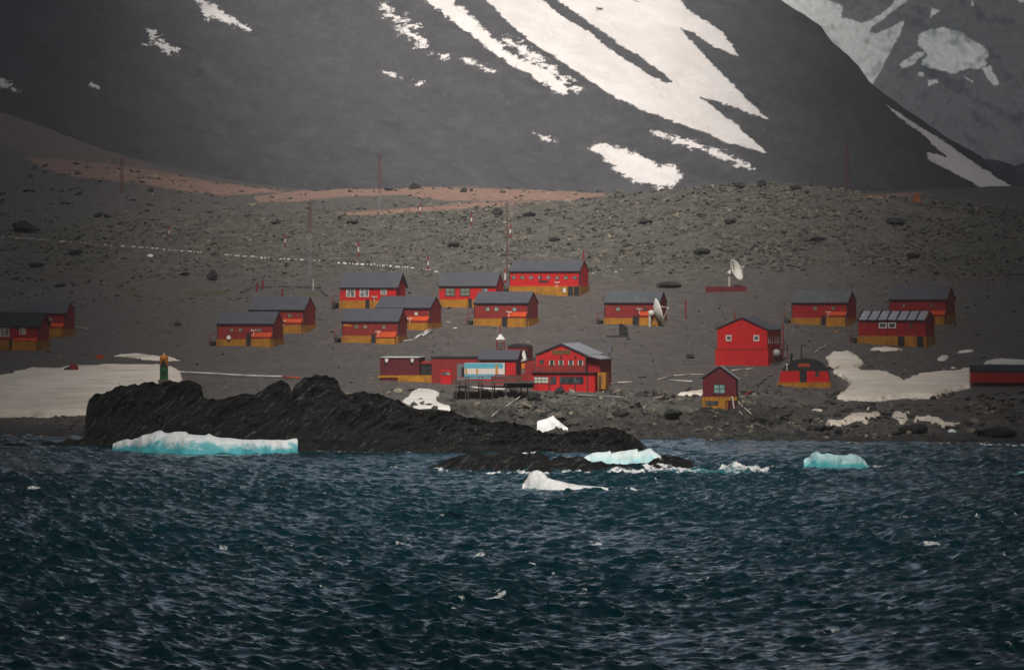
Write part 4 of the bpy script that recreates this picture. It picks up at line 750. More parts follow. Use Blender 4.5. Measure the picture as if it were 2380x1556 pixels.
hut('dull red hut right of the middle with a large dish standing at its front corner', 1405, 1532.6, 16.9, 701.6, 677, 739, 756, roof='roof_worn', windows=ws(R8D, [(380,733)], 9.8, 8.6, WD, 'pane_turq')+ws(R8D, [(717,730)], 9.8, 9, WD, 'pane'), door=(q4(R8D,568,0)[0], q4(R8D,640,0)[0], 734), porch=(q4(R8D,665,0)[0], q4(R8D,890,0)[0], 724, 732.5, 738), vent=q4(R8D,664,730), sign=q4(R8D,232,692))
hut('red hut with a streaked light grey roof above the arched black hut', 1840.6, 1969.8, 20, 701.7, 675.6, 738.4, 758, wall='red_deep', roof='roof_worn', windows=ws(RR, [(383,318),(560,315)], 10, 9.5, WD, 'pane_pale', 2, 1), door=(q4(RR,445,0)[0], q4(RR,496,0)[0], 735), porch=(q4(RR,500,0)[0], q4(RR,688,0)[0], 724, 732.5, 737), vent=q4(RR,524,352), sign=q4(RR,178,280))
hut('red hut farthest right, partly hidden behind the hut with the ribbed roof', 2067, 2200, 19.5, 693.9, 666.4, 731, 755, wall='red_deep', windows=ws(RR, [(1230,287),(1500,285)], 9, 8.6, WD, 'pane_pale'), porch=(q4(RR,1462,0)[0], q4(RR,1636,0)[0], 722, 730.5, 736), sign=q4(RR,1107,262), steps=False)
s = hut('red hut with a ribbed light roof and two white framed windows at the right', 1994.6, 2151.4, 20.5, 742.5, 724.3, 780.7, 807, wall='red_deep', roof='roof_light', D=5.0, windows=ws(RR, [(1032,480),(1122,480)], 19, 13, WT, 'pane', 1, 1, 0.16)+ws(RR, [(1303,482)], 9.5, 10.5, WD, 'pane'), sign=q4(RR,850,462), post=False)
k = (s.zr-s.ze)/(s.D/2)
for i in range(8):
    x = s.L*(i+0.02)/7.0; b = MB(); b.prism([(-0.3, s.ze-0.3*k+0.11), (s.D/2, s.zr+0.11), (s.D/2, s.zr+0.42), (-0.3, s.ze-0.3*k+0.26)], x-0.10, x+0.10, 'x'); s.part(b, 'roof_rib', 'navy')
    if 0 < i < 7: b = MB(); b.box(x-0.05, x+0.05, -0.05, -0.002, s.zp, s.ze-0.1); s.part(b, 'wall_batten', 'navy')
s.door(q4(RR,1180,0)[0], q4(RR,1241,0)[0], 780.9, 815, y=-0.2); s.door(q4(RR,1362,0)[0], q4(RR,1420,0)[0], 780.9, 815, y=-0.2)
b = MB(); b.prism([(-0.32, s.ze-0.3*k+0.1), (s.D/2, s.zr+0.1), (s.D/2, s.zr+0.3), (-0.32, s.ze-0.3*k+0.24)], s.L+0.1, s.L+0.2, 'x'); s.part(b, 'barge_board', 'orange')
# left pair
hut('dark red hut at the left, the rear one of the left pair', 22, 152.4, 20.7, 726.6, 702, 764.8, 783, wall='red_deep', windows=ws(RL, [(395,537)], 12, 9, WD, 'pane_pale'), porch=(q4(RL,378,0)[0], q4(RL,500,0)[0], 751, 759, 764), steps=False)
hut('dark red hut cut by the left edge with two white framed windows', -62, 89.7, 24.5, 756, 726.6, 790, 814, wall='red_deep', roof='roof_black', windows=ws(RL, [(36,637)], 23, 21, WT, 'pane_curtain', 2, 1, 0.12)+ws(RL, [(176,630)], 15, 15, WT, 'pane_curtain', 2, 1, 0.12), door=(q4(RL,78,0)[0], q4(RL,106,0)[0], 788), porch=(q4(RL,108,0)[0], q4(RL,297,0)[0], 786, 791, 793), ov=0.3)

# ---- gable fronted houses
def gable(name, label, cat, xl, xr, ax, ay, eave_l, eave_r, yb, side, D, wall, roof, Y=None, t=0.14, ov=0.3, ovf=0.15, zbase=-2.5, group=None):
    s = Site(name, label, cat, xl, xr, yb, side, D, Y=Y, group=group); L = s.L; A = s.X(ax); za, zl, zr_ = s.Z(ay), s.Z(eave_l), s.Z(eave_r)
    w_ = MB(); w_.prism([(0, zbase), (L, zbase), (L, zr_), (A, za), (0, zl)], 0, D, 'y'); s.part(w_, 'wall', wall)
    kl, kr = (za-zl)/A, (za-zr_)/(L-A); a = 0.004; r = MB()
    r.prism([(-ov, zl-ov*kl+a), (A, za+a), (L+ov, zr_-ov*kr+a), (L+ov, zr_-ov*kr+t), (A, za+t), (-ov, zl-ov*kl+t)], -ovf, D+ovf, 'y'); s.part(r, 'roof', roof)
    b = MB(); b.prism([(-ov, zl-ov*kl-0.05), (A, za-0.05), (L+ov, zr_-ov*kr-0.05), (L+ov, zr_-ov*kr+t+0.02), (A, za+t+0.02), (-ov, zl-ov*kl+t+0.02)], -ovf-0.06, -ovf-0.003, 'y'); s.part(b, 'barge_board', 'navy')
    s.A, s.za, s.zl, s.zr, s.kr = A, za, zl, zr_, kr; return s
# tall red house
s = gable('house', 'tall bright red house with two small white framed windows in its gable', 'house', 1667, 1783, 1724.5, 738.5, 763.5, 765.5, 850, 32, 11.5, 'red_bright', 'roof')
b = MB(); b.box(-0.28, s.L+0.24, -0.22, s.D+0.1, -2.5, s.Z(812)); s.part(b, 'lower_storey', 'red_bright'); b = MB(); b.box(-0.3, s.L+0.26, -0.26, -0.225, s.Z(812.5), s.Z(810)); s.part(b, 'ledge', 'red')
for x in (515, 858): s.window(q4(RB, x, 0)[0], q4(RB, 0, 472)[1], 13.5, 14, WT, 'pane', 1, 1, 0.2)
for i in range(6):
    y = 1.2+i*1.5+(0.8 if i > 2 else 0); b = MB(); b.box(s.L-0.02, s.L+0.06, y, y+0.45, s.Z(798), s.Z(782)); fo = s.part(b, 'window', 'white'); b = MB(); b.box(s.L+0.063, s.L+0.08, y+0.1, y+0.35, s.Z(796.5), s.Z(783.5)); s.part(b, 'pane', 'pane', fo)
b = MB(); b.box(s.L+0.02, s.L+1.5, 3, 10, s.Z(812), s.Z(811)); st = s.part(b, 'side_landing', 'dark'); b = MB()
for y in (3.1, 6.5, 9.9): b.tube((s.L+1.45, y, -1.5), (s.L+1.45, y, s.Z(802)), 0.07)
b.tube((s.L+1.45, 3.1, s.Z(802)), (s.L+1.45, 9.9, s.Z(802)), 0.05); s.part(b, 'handrail', 'mast_red', st)
P = hit(q4(RB,1110,0)[0], q4(RB,0,800)[1]); r_ = empty('tank', P); tag(r_, 'round white tank on a dark stand beside the tall red house', 'tank')
b = MB(); b.lathe([(0.05, 1.2), (0.4, 1.3), (0.6, 1.55), (0.66, 1.9), (0.58, 2.2), (0.35, 2.45), (0.1, 2.5)], n=16); b.build('tank_body', M['tank'], r_, True)
b = MB(); [b.tube((0.5*math.cos(a), 0.5*math.sin(a), -0.6), (0.45*math.cos(a), 0.45*math.sin(a), 1.4), 0.07) for a in (0.4, 2.0, 3.6, 5.2)]; b.box(-0.6, 0.6, -0.5, 0.5, -0.4, 0.5); b.build('stand', M['dark'], r_)
# small gabled hut by the shore
s = gable('small_hut', 'small maroon gabled hut on an ochre base down by the shore', 'hut', 1633.5, 1711, 1673, 851, 877.5, 879, 946, 4.5, 5.0, 'maroon', 'roof_light', t=0.1, ov=0.35)
b = MB(); b.box(-0.1, s.L+0.1, -0.1, s.D, s.Z(930), s.Z(922)); b.box(-0.1, s.X(1686), -0.1, s.D, -2, s.Z(930)-0.003); s.part(b, 'plinth', 'yellow')
b = MB(); b.box(s.X(1686)+0.01, s.L+0.08, 0.0, s.D, -2.5, s.Z(930)-0.004); s.part(b, 'undercroft', 'dark')
for x in (1690, 1698, 1705): b = MB(); b.box(s.X(x)-0.06, s.X(x)+0.06, -0.08, -0.005, -2, s.Z(931)); s.part(b, 'post', 'rust' if x == 1690 else 'dark')
s.window(q4(RB,397,0)[0], q4(RB,0,1103)[1], 27, 22, 'frame_dark', 'pane_turq', 2, 2, 0.1); s.window(q4(RB,306,0)[0], q4(RB,0,1280)[1], 28, 10, 'frame_dark', 'pane', 4, 1, 0.06, -0.1)
b = MB(); b.path([(s.L-0.7, -0.3, s.Z(921)), (s.L-0.5, -0.45, s.Z(925)), (s.L-0.3, -0.5, s.Z(948))], 0.14); s.part(b, 'drain_pipe', 'pipe')

# arched black hut
s = Site('arched_hut', 'black arched hut with a red lower front, black door and orange sign', 'hut', 1806, 1931.5, 900, 2, 9.0); L = s.L
def arch(x0, x1, z0, z1, n=22, p=2.25):
    c, hw = (x0+x1)/2, (x1-x0)/2; return [(c+hw*math.copysign(abs(math.cos(t))**(2/p), math.cos(t)), z0+(z1-z0)*abs(math.sin(t))**(2/p)) for t in [math.pi*i/n for i in range(n+1)]]
a0, a1 = s.X(1811), s.X(1928); zb_, zt_ = s.Z(888), s.Z(833.3); b = MB(); b.prism(arch(a0, a1, zb_, zt_), 0, s.D, 'y'); s.part(b, 'shell', 'black')
def cut(x0, x1, z0, z1):
    """front panel that follows the arch between two heights"""
    pts = [p for p in arch(a0+0.02, a1-0.02, zb_, zt_, 200) if z0 <= p[1] <= z1]; Lp = [p for p in pts if p[0] < (a0+a1)/2]; Rp = [p for p in pts if p[0] > (a0+a1)/2]
    return Lp, Rp
Lp, Rp = cut(0, 0, zb_, s.Z(861.6)); d0, d1 = s.X(1858.5), s.X(1875.5)
Lp = sorted(Lp, key=lambda p: p[1]); Rp = sorted(Rp, key=lambda p: p[1])
b = MB(); b.prism([(d0, zb_)]+[(d0, Lp[-1][1])]+Lp[::-1], -0.06, -0.004, 'y'); s.part(b, 'front_panel', 'red_bright')
b = MB(); b.prism([(d1, zb_)]+Rp+[(d1, Rp[-1][1])], -0.06, -0.004, 'y'); s.part(b, 'front_panel', 'red_bright')
s.door(1859.5, 1874.5, 852, 887.5, 'black', y=-0.07); s.window(q4(RB,1617,0)[0], q4(RB,0,915)[1], 9.5, 12, 'frame_dark', 'pane', 1, 1, 0.08, -0.06)
b = MB(); b.box(0, L*0.42, -0.3, s.D, -1.5, s.Z(888)-0.003); b.box(L*0.42, L, -0.55, s.D, -2.0, s.Z(888)-0.006); s.part(b, 'plinth', 'yellow')
b = MB(); b.box(L*0.30, L*0.60, -0.9, -0.56, -2.0, s.Z(894)); s.part(b, 'step', 'yellow')
b = MB(); x, z = s.X(q4(RB,1450,0)[0]), s.Z(q4(RB,0,812)[1]); b.box(x-0.85, x+0.85, -0.06, 0.0, z-0.30, z+0.30); sg = s.part(b, 'name_board', 'orange')
def text(body, size, loc, mat, parent, rot=(math.pi/2, 0, 0), name='lettering'):
    cu = bpy.data.curves.new(name, 'FONT'); cu.body = body; cu.size = size; cu.align_x = 'CENTER'; cu.align_y = 'CENTER'; cu.extrude = 0.008
    tmp = bpy.data.objects.new('tmp', cu); COL.objects.link(tmp); dg = bpy.context.evaluated_depsgraph_get(); me = bpy.data.meshes.new_from_object(tmp.evaluated_get(dg)); bpy.data.objects.remove(tmp)
    me.materials.clear(); o = link(name, me, M[mat], parent); o.location = loc; o.rotation_euler = rot; return o
b = MB()
for j, zz in enumerate((0.1, -0.12)):
    xx = x-0.7
    while xx < x+0.65:
        wl = RNG.uniform(0.05, 0.13); b.box(xx, xx+wl, -0.075, -0.062, z+zz-0.06, z+zz+0.06); xx += wl+RNG.uniform(0.04, 0.09)
s.part(b, 'lettering', 'dark', sg)
b = MB(); x = s.X(q4(RB,1290,0)[0]); b.lathe([(0.16, 0), (0.16, 1.0), (0.24, 1.1), (0.26, 1.5), (0.2, 1.75), (0.05, 1.9)], (x, 2.0, s.Z(848)), 10); s.part(b, 'flue', 'black')
b = MB(); x = s.X(q4(RB,1412,0)[0]); b.tube((x, 3, s.Z(836)), (x, 3, s.Z(q4(RB,0,556)[1])), 0.1); s.part(b, 'roof_mast', 'black')
b = MB(); x = s.X(q4(RB,1238,0)[0]); b.tube((x, -0.3, s.Z(861)), (x, -0.3, s.Z(847)), 0.09); b.tube((x-0.2, -0.3, s.Z(847)), (x+0.3, -0.3, s.Z(846)), 0.08); s.part(b, 'vent_pipe', 'pipe')

# low red shed at the right edge
s = Site('low_shed', 'long low red shed with a black roof at the right edge', 'shed', 2256, 2620, 901, 6, 6.0, Y=668); L = s.L
b = MB(); b.box(0, L, 0, s.D, s.Z(890), s.Z(866)); s.part(b, 'wall', 'red_deep'); b = MB(); b.prism([(-0.12, s.Z(866)+0.003), (s.D+0.12, s.Z(866)+0.003), (s.D+0.12, s.Z(855)), (s.D*0.5, s.Z(848)), (0.9, s.Z(849)), (-0.12, s.Z(861))], -0.15, L+0.1, 'x'); s.part(b, 'roof', 'roof_black')
for i in range(9): x = 0.3+i*(L-0.6)/8; b = MB(); b.box(x-0.16, x+0.16, 0.2, 0.6, -2, s.Z(890)-0.004); s.part(b, 'post', 'mast_red' if i % 2 == 0 else 'dark')
b = MB(); b.box(-0.1, L, 1.2, s.D, -2.5, s.Z(890)-0.006); s.part(b, 'undercroft', 'dark')
b = MB(); b.box(-0.09, -0.01, -0.06, 0.1, s.Z(892), s.Z(860)); s.part(b, 'corner_trim', 'amber')

# ---- the low complex left of the clubhouse
def bx(label, name, xl, xr, yt, yb, wall, side=6, D=4.5, Y=None, roofh=0.25, roofmat='navy', cat='building', ptop=None, base='yellow', zb=-2.5, theta=None):
    s = Site(name, label, cat, xl, xr, yb, side, D, Y=Y, theta=theta); zt = s.Z(yt); b = MB(); b.box(0, s.L, 0, s.D, zb, zt); s.part(b, 'wall', wall)
    b = MB(); b.box(-0.12, s.L+0.12, -0.14, s.D+0.12, zt+0.003, zt+roofh); s.part(b, 'roof', roofmat)
    if ptop: b = MB(); b.box(-0.1, s.L+0.1, -0.1, -0.004, -2.5, s.Z(ptop)); s.part(b, 'plinth', base)
    return s
cY = 668.0
s = bx('long maroon shed at the left end of the low building row', 'long_shed', q4(RM,95,0)[0], q4(RM,470,0)[0], 832.5, 873, 'maroon', 13, 4.2, Y=676, cat='shed', roofh=0.12)
b = MB(); b.prism([(-0.2, s.Z(832.5)+0.125), (s.D, s.Z(832.5)+0.125), (s.D, s.Z(828.5)), (0.6, s.Z(829.5))], 0, s.L-0.1, 'x'); s.part(b, 'roof_snow', 'white')
for x in (153, 397):
    b = MB(); X_, Z_ = s.X(q4(RM,x,0)[0]), s.Z(q4(RM,0,300)[1]); b.box(X_-0.28, X_+0.1, -0.04, 0.0, Z_-0.55, Z_+0.55); f = s.part(b, 'wall_hatch', 'frame_dark'); b = MB(); b.prism([(X_-0.15, Z_+0.5), (X_+0.45, Z_+0.5), (X_+0.3, Z_-0.1), (X_, Z_-0.1)], -0.3, -0.045, 'y'); s.part(b, 'lamp_hood', 'white', f)
b = MB(); b.box(-0.25, s.X(q4(RM,270,0)[0]), -0.2, s.D, s.Z(877.5), s.Z(872)); b.box(s.X(q4(RM,270,0)[0]), s.X(q4(RM,672,0)[0]), -0.35, 2.0, -3.0, s.Z(871.5)); s.part(b, 'ochre_base', 'yellow')
b = MB(); b.box(s.L+0.1, s.X(q4(RM,580,0)[0]), 0.5, 2.5, -1, s.Z(845.5)); s.part(b, 'dark_gap', 'black'); b = MB(); b.prism([(0.3, s.Z(845.5)+0.003), (2.6, s.Z(845.5)+0.003), (2.6, s.Z(838)), (0.3, s.Z(843))], s.L+0.08, s.X(q4(RM,583,0)[0]), 'x'); s.part(b, 'porch_roof', 'red')  # black block puts the shade of the gap into its colour
s = bx('plain red flat roofed building between the maroon shed and the flag panel', 'flat_roofed_building', 1002.8, 1112, 832, 876, 'red', 0.5, 7.0, Y=674)
b = MB(); b.box(s.X(q4(RM,672,0)[0]), s.X(q4(RM,775,0)[0]), -0.9, -0.004, -2.5, s.Z(858.5)); s.part(b, 'box_porch', 'red_bright'); s.window(q4(RM,722,0)[0], q4(RM,0,410)[1], 21, 9.5, 'frame_red', 'pane_curtain', 2, 1, 0.1, -0.9)
s = Site('grey_roofed_building', 'bright red building with a grey pitched roof behind the flag panel', 'building', 1113.5, 1200.6, 876, 11, 6.5, Y=672); L, D = s.L, s.D; ze, zr = s.Z(834.5), s.Z(815.5)
b = MB(); b.prism([(0, -2), (D, -2), (D, ze), (D/2, zr), (0, ze)], 0, L, 'x'); s.part(b, 'wall', 'red_bright'); k = (zr-ze)/(D/2)
b = MB(); b.prism([(-0.25, ze-0.25*k+.004), (D/2, zr+.004), (D+0.25, ze-0.25*k+.004), (D+0.25, ze-0.25*k+0.12), (D/2, zr+0.12), (-0.25, ze-0.25*k+0.12)], -0.2, L+0.25, 'x'); s.part(b, 'roof', 'roof')
b = MB(); b.box(-0.2, L+0.25, -0.32, -0.255, ze-0.25*k-0.1, ze-0.25*k+0.12); s.part(b, 'gutter', 'navy'); b = MB(); b.box(L-0.12, L+0.04, -0.07, -0.003, -1, ze-0.1); s.part(b, 'corner_post', 'navy')
# flag panel: a flat painted container
s = Site('flag_container', 'container painted with sky blue and white flag bands, grey open left end', 'container', 1079.7, 1172.8, 879.5, 2.5, 2.4, Y=664); L = s.L
z0, z3 = s.Z(880), s.Z(843.3); z1, z2 = s.Z(869.0), s.Z(855.7)
b = MB(); b.box(0, L, 0.012, s.D, z0, z3); s.part(b, 'container_body', 'off_white')
for n_, a, c, m_ in (('blue_band', z2, z3-0.02, 'sky_blue'), ('white_band', z1+0.003, z2-0.003, 'off_white'), ('blue_band', z0, z1, 'sky_blue')): b = MB(); b.box(0.02, L-0.25, -0.03, 0.008, a, c); s.part(b, n_, m_)
for x in (1205,): b = MB(); b.box(s.X(q4(RM,1193,0)[0]), s.X(q4(RM,1218,0)[0]), -0.055, -0.033, z1, z3-0.25); s.part(b, 'rust_streak', 'rust')
for x in (908, 1012): b = MB(); b.box(s.X(q4(RM,x,0)[0]), s.X(q4(RM,x+16,0)[0]), -0.05, -0.033, z1, z2); s.part(b, 'rust_streak', 'rust')
b = MB(); x0 = s.X(q4(RM,826,0)[0]); b.box(x0, -0.02, 0.3, 2.2, z0-0.3, z3-0.15); s.part(b, 'end_wall', 'steel'); b = MB(); b.box(s.X(q4(RM,868,0)[0]), -0.05, 0.2, 0.32, s.Z(874), s.Z(853)); s.part(b, 'door', 'black')
# small arched chapel behind
s = Site('arched_annex', 'small red annex with a black arched roof behind the grey roofed building', 'building', 1179.8, 1226, 840, 12.5, 5, Y=690); L = s.L
b = MB(); b.box(0, L, 0, s.D, -3, s.Z(806.5)); s.part(b, 'wall', 'red'); b = MB(); b.prism(arch(0.05, L-0.05, s.Z(806.5)+0.003, s.Z(798.5), 16, 2.0), -0.2, s.D, 'y'); s.part(b, 'arched_roof', 'black')
b = MB(); b.box(s.X(q4(RM,1441,0)[0]), s.X(q4(RM,1500,0)[0]), -0.09, -0.004, s.Z(843), s.Z(812)); dr = s.part(b, 'doorway', 'black')
P_ = (s.X(q4(RM,1468,0)[0]), -0.35, s.Z(841)); b = MB(); b.lathe([(0.05, 0), (0.42, 0.05), (0.46, 0.5), (0.36, 1.0), (0.30, 1.35), (0.2, 1.5), (0.2, 1.62), (0.17, 1.8), (0.05, 1.9)], P_, 12); s.part(b, 'statue', 'white')
# linking wing
s = Site('linking_wing', 'red sloping roofed wing joining the clubhouse on its left', 'building', q4(RM,1440,0)[0], q4(RM,1572,0)[0], 884, 1, 6, Y=668); L = s.L
b = MB(); b.prism([(0, -1.2), (L, -1.2), (L, s.Z(832.5)), (0, s.Z(842.5))], 0, 5, 'y'); s.part(b, 'wall', 'red'); b = MB(); b.prism([(-0.1, s.Z(842.7)), (L+0.02, s.Z(832.3)), (L+0.02, s.Z(830.8)), (-0.1, s.Z(841.2))], -0.12, 5, 'y'); s.part(b, 'roof', 'navy')
b = MB(); b.box(0.05, 0.55, -0.03, -0.003, s.Z(856), s.Z(844)); s.part(b, 'ochre_strip', 'amber'); b = MB(); b.box(0.1, 0.5, -0.03, -0.003, s.Z(868), s.Z(857)); s.part(b, 'grey_strip', 'steel')
# clubhouse
s = gable('clubhouse', 'large bright red clubhouse with a wooden name board in its gable', 'building', q4(RM,1583,0)[0], q4(RM,2055,0)[0], 1304.5, 800.5, 825, 826, 866, 41, 13.5, 'red_bright', 'roof_light', Y=662, t=0.2, ov=0.12, zbase=-3.5)
L = s.L; K1 = (2120, 1360, 7.072)
for i, x in enumerate((330, 620, 878, 1158, 1430)):
    px = q4(K1, x, 0)[0]; s.window(px, q4(K1, 0, 640 if i else 620)[1], 15 if i else 11, 13 if i else 10.5, 'frame_red', 'pane', 1, 1, 0.07)
    if i:
        for dx in (-1, 1): b = MB(); X_ = s.X(px)+dx*0.36; b.box(X_-0.1, X_+0.1, -0.06, -0.035, s.Z(848.8), s.Z(837)); s.part(b, 'curtain', 'pipe')
b = MB(); x0, x1 = s.X(q4(K1,620,0)[0]), s.X(q4(K1,1155,0)[0]); zt, zb2 = s.Z(q4(K1,0,272)[1]), s.Z(q4(K1,0,396)[1]); b.box(x0, x1, -0.08, 0.0, zb2, zt); nb = s.part(b, 'name_board', 'wood')
text('BASE ESPERANZA', 0.36, ((x0+x1)/2, -0.085, zt-0.33), 'dark', nb)
b = MB(); zc = s.Z(866); b.box(0.05, L-0.05, -0.09, -0.003, s.Z(865), s.Z(850)); s.part(b, 'plank_band', 'red'); 
for x in (0.3, 0.68): b = MB(); b.box(L*x, L*x+0.08, -0.11, -0.092, s.Z(865), s.Z(850.5)); s.part(b, 'batten', 'wood')
b = MB(); b.box(L-0.1, L+0.1, -0.13, -0.004, s.Z(865), s.zr-0.15); s.part(b, 'corner_post', 'frame_dark')
# side lean-to under the carried-on roof
xe = L+(1397.5-1361.7)*s.m; zz = s.zr-(xe-L)*s.kr*0.62
b = MB(); b.prism([(L+0.13, -3), (xe-0.3, -3), (xe-0.3, zz-0.02), (L+0.13, s.zr-0.12)], 0.9, 9.5, 'y'); s.part(b, 'lean_to', 'red_deep')
b = MB(); b.prism([(L+0.14, s.zr-0.09), (xe, zz), (xe, zz+0.16), (L+0.14, s.zr+0.08)], -0.2, 9.6, 'y'); s.part(b, 'lean_to_roof', 'roof_light')
b = MB(); b.prism([(L+0.14, s.zr-0.14), (xe, zz-0.08), (xe, zz+0.1), (L+0.14, s.zr+0.04)], -0.27, -0.205, 'y'); s.part(b, 'barge_board', 'navy')
# lower storey, proud of the upper one
lx0, lx1 = s.X(q4(RM,1566,0)[0]), s.X(q4(RM,2160,0)[0]); b = MB(); b.box(lx0, lx1, -1.6, -0.14, -3.5, s.Z(866)-0.02); b.box(L+0.14, lx1, -0.14, 0.88, -3.5, s.Z(866)-0.03); s.part(b, 'lower_storey', 'red_bright')
b = MB(); b.box(lx0-0.15, lx1+0.1, -2.0, -0.14, s.Z(866)-0.017, s.Z(864)); s.part(b, 'canopy', 'frame_dark')
def lw(x0, x1, y0, y1, nx, ny, pane, lit=0):
    c0, c1 = q4(K1, x0, y0), q4(K1, x1, y1); return s.window((c0[0]+c1[0])/2, (c0[1]+c1[1])/2, c1[0]-c0[0], c1[1]-c0[1], 'frame_dark', pane, nx, ny, 0.1, -1.6)
lw(168, 600, 1020, 1222, 4, 2, 'pane_blind'); lw(630, 805, 1030, 1235, 2, 1, 'pane'); lw(900, 1585, 1025, 1230, 7, 1, 'pane')
for x in (235, 612, 955, 1340, 1695): X_ = s.X(q4(K1,x,0)[0]); b = MB(); b.box(X_-0.08, X_+0.08, -1.72, -1.605, -3, s.Z(866) if x == 1695 else s.Z(882+6)); s.part(b, 'post', 'frame_dark')
b = MB(); x0, x1 = s.X(1393.5), s.X(1411.5); b.box(x0, x1, -1.3, 0.9, -2.5, s.Z(864.5)); ys = s.part(b, 'ochre_porch', 'yellow'); b = MB(); b.box(x0+0.15, x0+0.5, -1.36, -1.303, -2.4, s.Z(872)); s.part(b, 'door', 'dark', ys)
b = MB(); X_, Y_ = L+2.1, 8.0; zf = s.Z(829); b.tube((X_-0.1, Y_, zf-0.6), (X_, Y_, zf+0.5), 0.14); b.tube((X_, Y_, zf+0.5), (X_+0.1, Y_, zf+1.6), 0.42); s.part(b, 'chimney', 'steel')
for x in (880, 1290): X_, Z_ = s.X(q4(K1,x,0)[0]), s.Z(q4(K1,0,475)[1]); b = MB(); b.box(X_-0.14, X_+0.14, -0.12, -0.002, Z_-0.2, Z_+0.2); s.part(b, 'wall_lamp', 'frame_dark')

# lantern tower
P = Vector((float(xof(1163, 684)), 684, float(zof(820, 684)))); r_ = empty('lantern_tower', P); tag(r_, 'white pyramid cap on four red posts behind the flag container', 'tower'); m = 684/FQ
def Zt(y): return (820-y)*m
b = MB(); w_ = 9.5*m
for sx in (-1, 1):
    for sy in (-1, 1): b.tube((sx*w_, sy*w_, -1.5), (sx*w_*0.92, sy*w_*0.92, Zt(789)), 0.09)
for z in (Zt(798), Zt(810)): b.path([(w_, w_, z), (-w_, w_, z), (-w_, -w_, z), (w_, -w_, z), (w_, w_, z)], 0.055)
b.build('frame', M['mast_red'], r_)
b = MB(); b.add([(-w_*1.15, -w_*1.15, Zt(788.5)), (w_*1.15, -w_*1.15, Zt(788.5)), (w_*1.15, w_*1.15, Zt(788.5)), (-w_*1.15, w_*1.15, Zt(788.5)), (-0.12, -0.12, Zt(776)), (0.12, -0.12, Zt(776)), (0.12, 0.12, Zt(776)), (-0.12, 0.12, Zt(776))], [(0,3,2,1),(4,5,6,7),(0,1,5,4),(1,2,6,5),(2,3,7,6),(3,0,4,7)]); b.build('cap', M['white'], r_)
b = MB(); b.tube((0, 0, Zt(777)), (0, 0, Zt(752)), 0.07); b.build('spire', M['mast_red'], r_)
b = MB(); b.tube((-w_*0.7, 0, Zt(800)), (0, 0, Zt(812)), 0.06); b.tube((w_*0.7, 0, Zt(800)), (0, 0, Zt(812)), 0.06); b.lathe([(0.05, 0), (0.3, 0.05), (0.28, 0.5), (0.1, 0.6)], (0, 0, Zt(818)), 10); b.build('bell', M['dark'], r_)

# ================================================================ PIER
P = Vector((float(xof(1125, 655)), 655.0, 0)); r_ = empty('pier', P); tag(r_, 'dark timber pier on thin posts in front of the flag container', 'pier'); m = 655/FQ
def px(x, y, dY=0.0): Y = 655+dY; return (float(xof(x, Y))-P.x, dY, float(zof(y, Y)))
for i, (x, y0, y1, dy) in enumerate([(820,440,690,-9),(850,470,640,3),(910,440,610,-8),(935,440,685,-9),(1035,440,600,3),(1050,470,690,-9),(1068,445,600,3),(1165,470,660,-9),(1185,440,560,3),(1290,470,640,-9),(1437,380,540,3),(1340,480,580,3),(1500,480,540,2)]):
    a = px(*q4(RM, x, y0), dy); c = px(*q4(RM, x, y1), dy); b = MB(); b.tube((a[0], a[1], c[2]-1.5), a, 0.10, 0.08, 6); b.build('post', M['pier_wood'], r_)
a = px(*q4(RM, 790, 487)); c = px(*q4(RM, 1565, 478)); b = MB(); b.box(a[0], c[0], -9.2, 3.6, c[2]-0.26, c[2]-0.12); b.box((a[0]+c[0])/2+1.5, c[0], 2.5, 3.4, c[2]-1.2, c[2]-0.33); b.build('deck', M['pier_wood'], r_)
b = MB(); zt = px(*q4(RM, 800, 443))[2]
b.path([(px(1061, 0)[0], -3, zt), (px(*q4(RM,1150,445))[0], -3, zt+0.1)], 0.06); b.path([(px(1061, 0)[0], -3, zt-0.5), (px(*q4(RM,1150,445))[0], -3, zt-0.4)], 0.05)
a = px(*q4(RM, 1150, 470)); c = px(*q4(RM, 1200, 422)); d = px(*q4(RM, 1445, 430)); b.path([(a[0], -3, a[2]), (c[0], -3, c[2]), (d[0], -3, d[2])], 0.08)
for k_ in (0.35, 0.7): b.path([(c[0]-0.6, -3, c[2]-k_), (d[0], -3, d[2]-k_)], 0.05)
b.build('railing', M['mast_red'], r_)
b = MB(); b.box(a[0], d[0], 2.0, 2.2, c[2]-0.8, c[2]-0.25); b.build('boarding', M['pier_wood'], r_)

# ================================================================ BEACON
P = hit(381, 889, 600) if False else None
bY = float(wY(1036))+7.0; zt = float(zof(891, bY)); P = Vector((float(xof(381, bY)), bY, zt)); m = bY/FQ; r_ = empty('beacon', P); tag(r_, 'cylindrical orange and green beacon standing on the black headland', 'beacon')
rr = 9.6*m; b = MB(); b.box(-12.5*m, 12.5*m, -0.9, 0.9, -1.4, 9*m); b.build('pedestal', M['stone_pale'], r_)
z0, z1, z2 = 9*m, 38*m, 66*m; b = MB(); b.lathe([(rr, z0+0.003), (rr, z1)], n=24); b.build('lower_shaft', M['green'], r_, False); b = MB(); b.lathe([(rr, z1+0.003), (rr, z2-0.3), (rr*0.85, z2-0.08), (rr*0.4, z2)], n=24); b.build('upper_shaft', M['amber'], r_, False)
def daymark(name, outline, mat):
    """a mark that wraps the round shaft, 2 cm proud"""
    vs = []; fs = []; n = 12
    for i in range(n+1):
        t = i/n; lo, hi = outline(t); a = -math.pi/2+(t-0.5)*2*0.95; x, y = (rr+0.02)*math.cos(a), (rr+0.02)*math.sin(a); vs += [(x, y, lo), (x, y, hi)]
    fs = [(2*i, 2*i+2, 2*i+3, 2*i+1) for i in range(n)]; b = MB(); b.add(vs, fs); b.build(name, M[mat], r_)
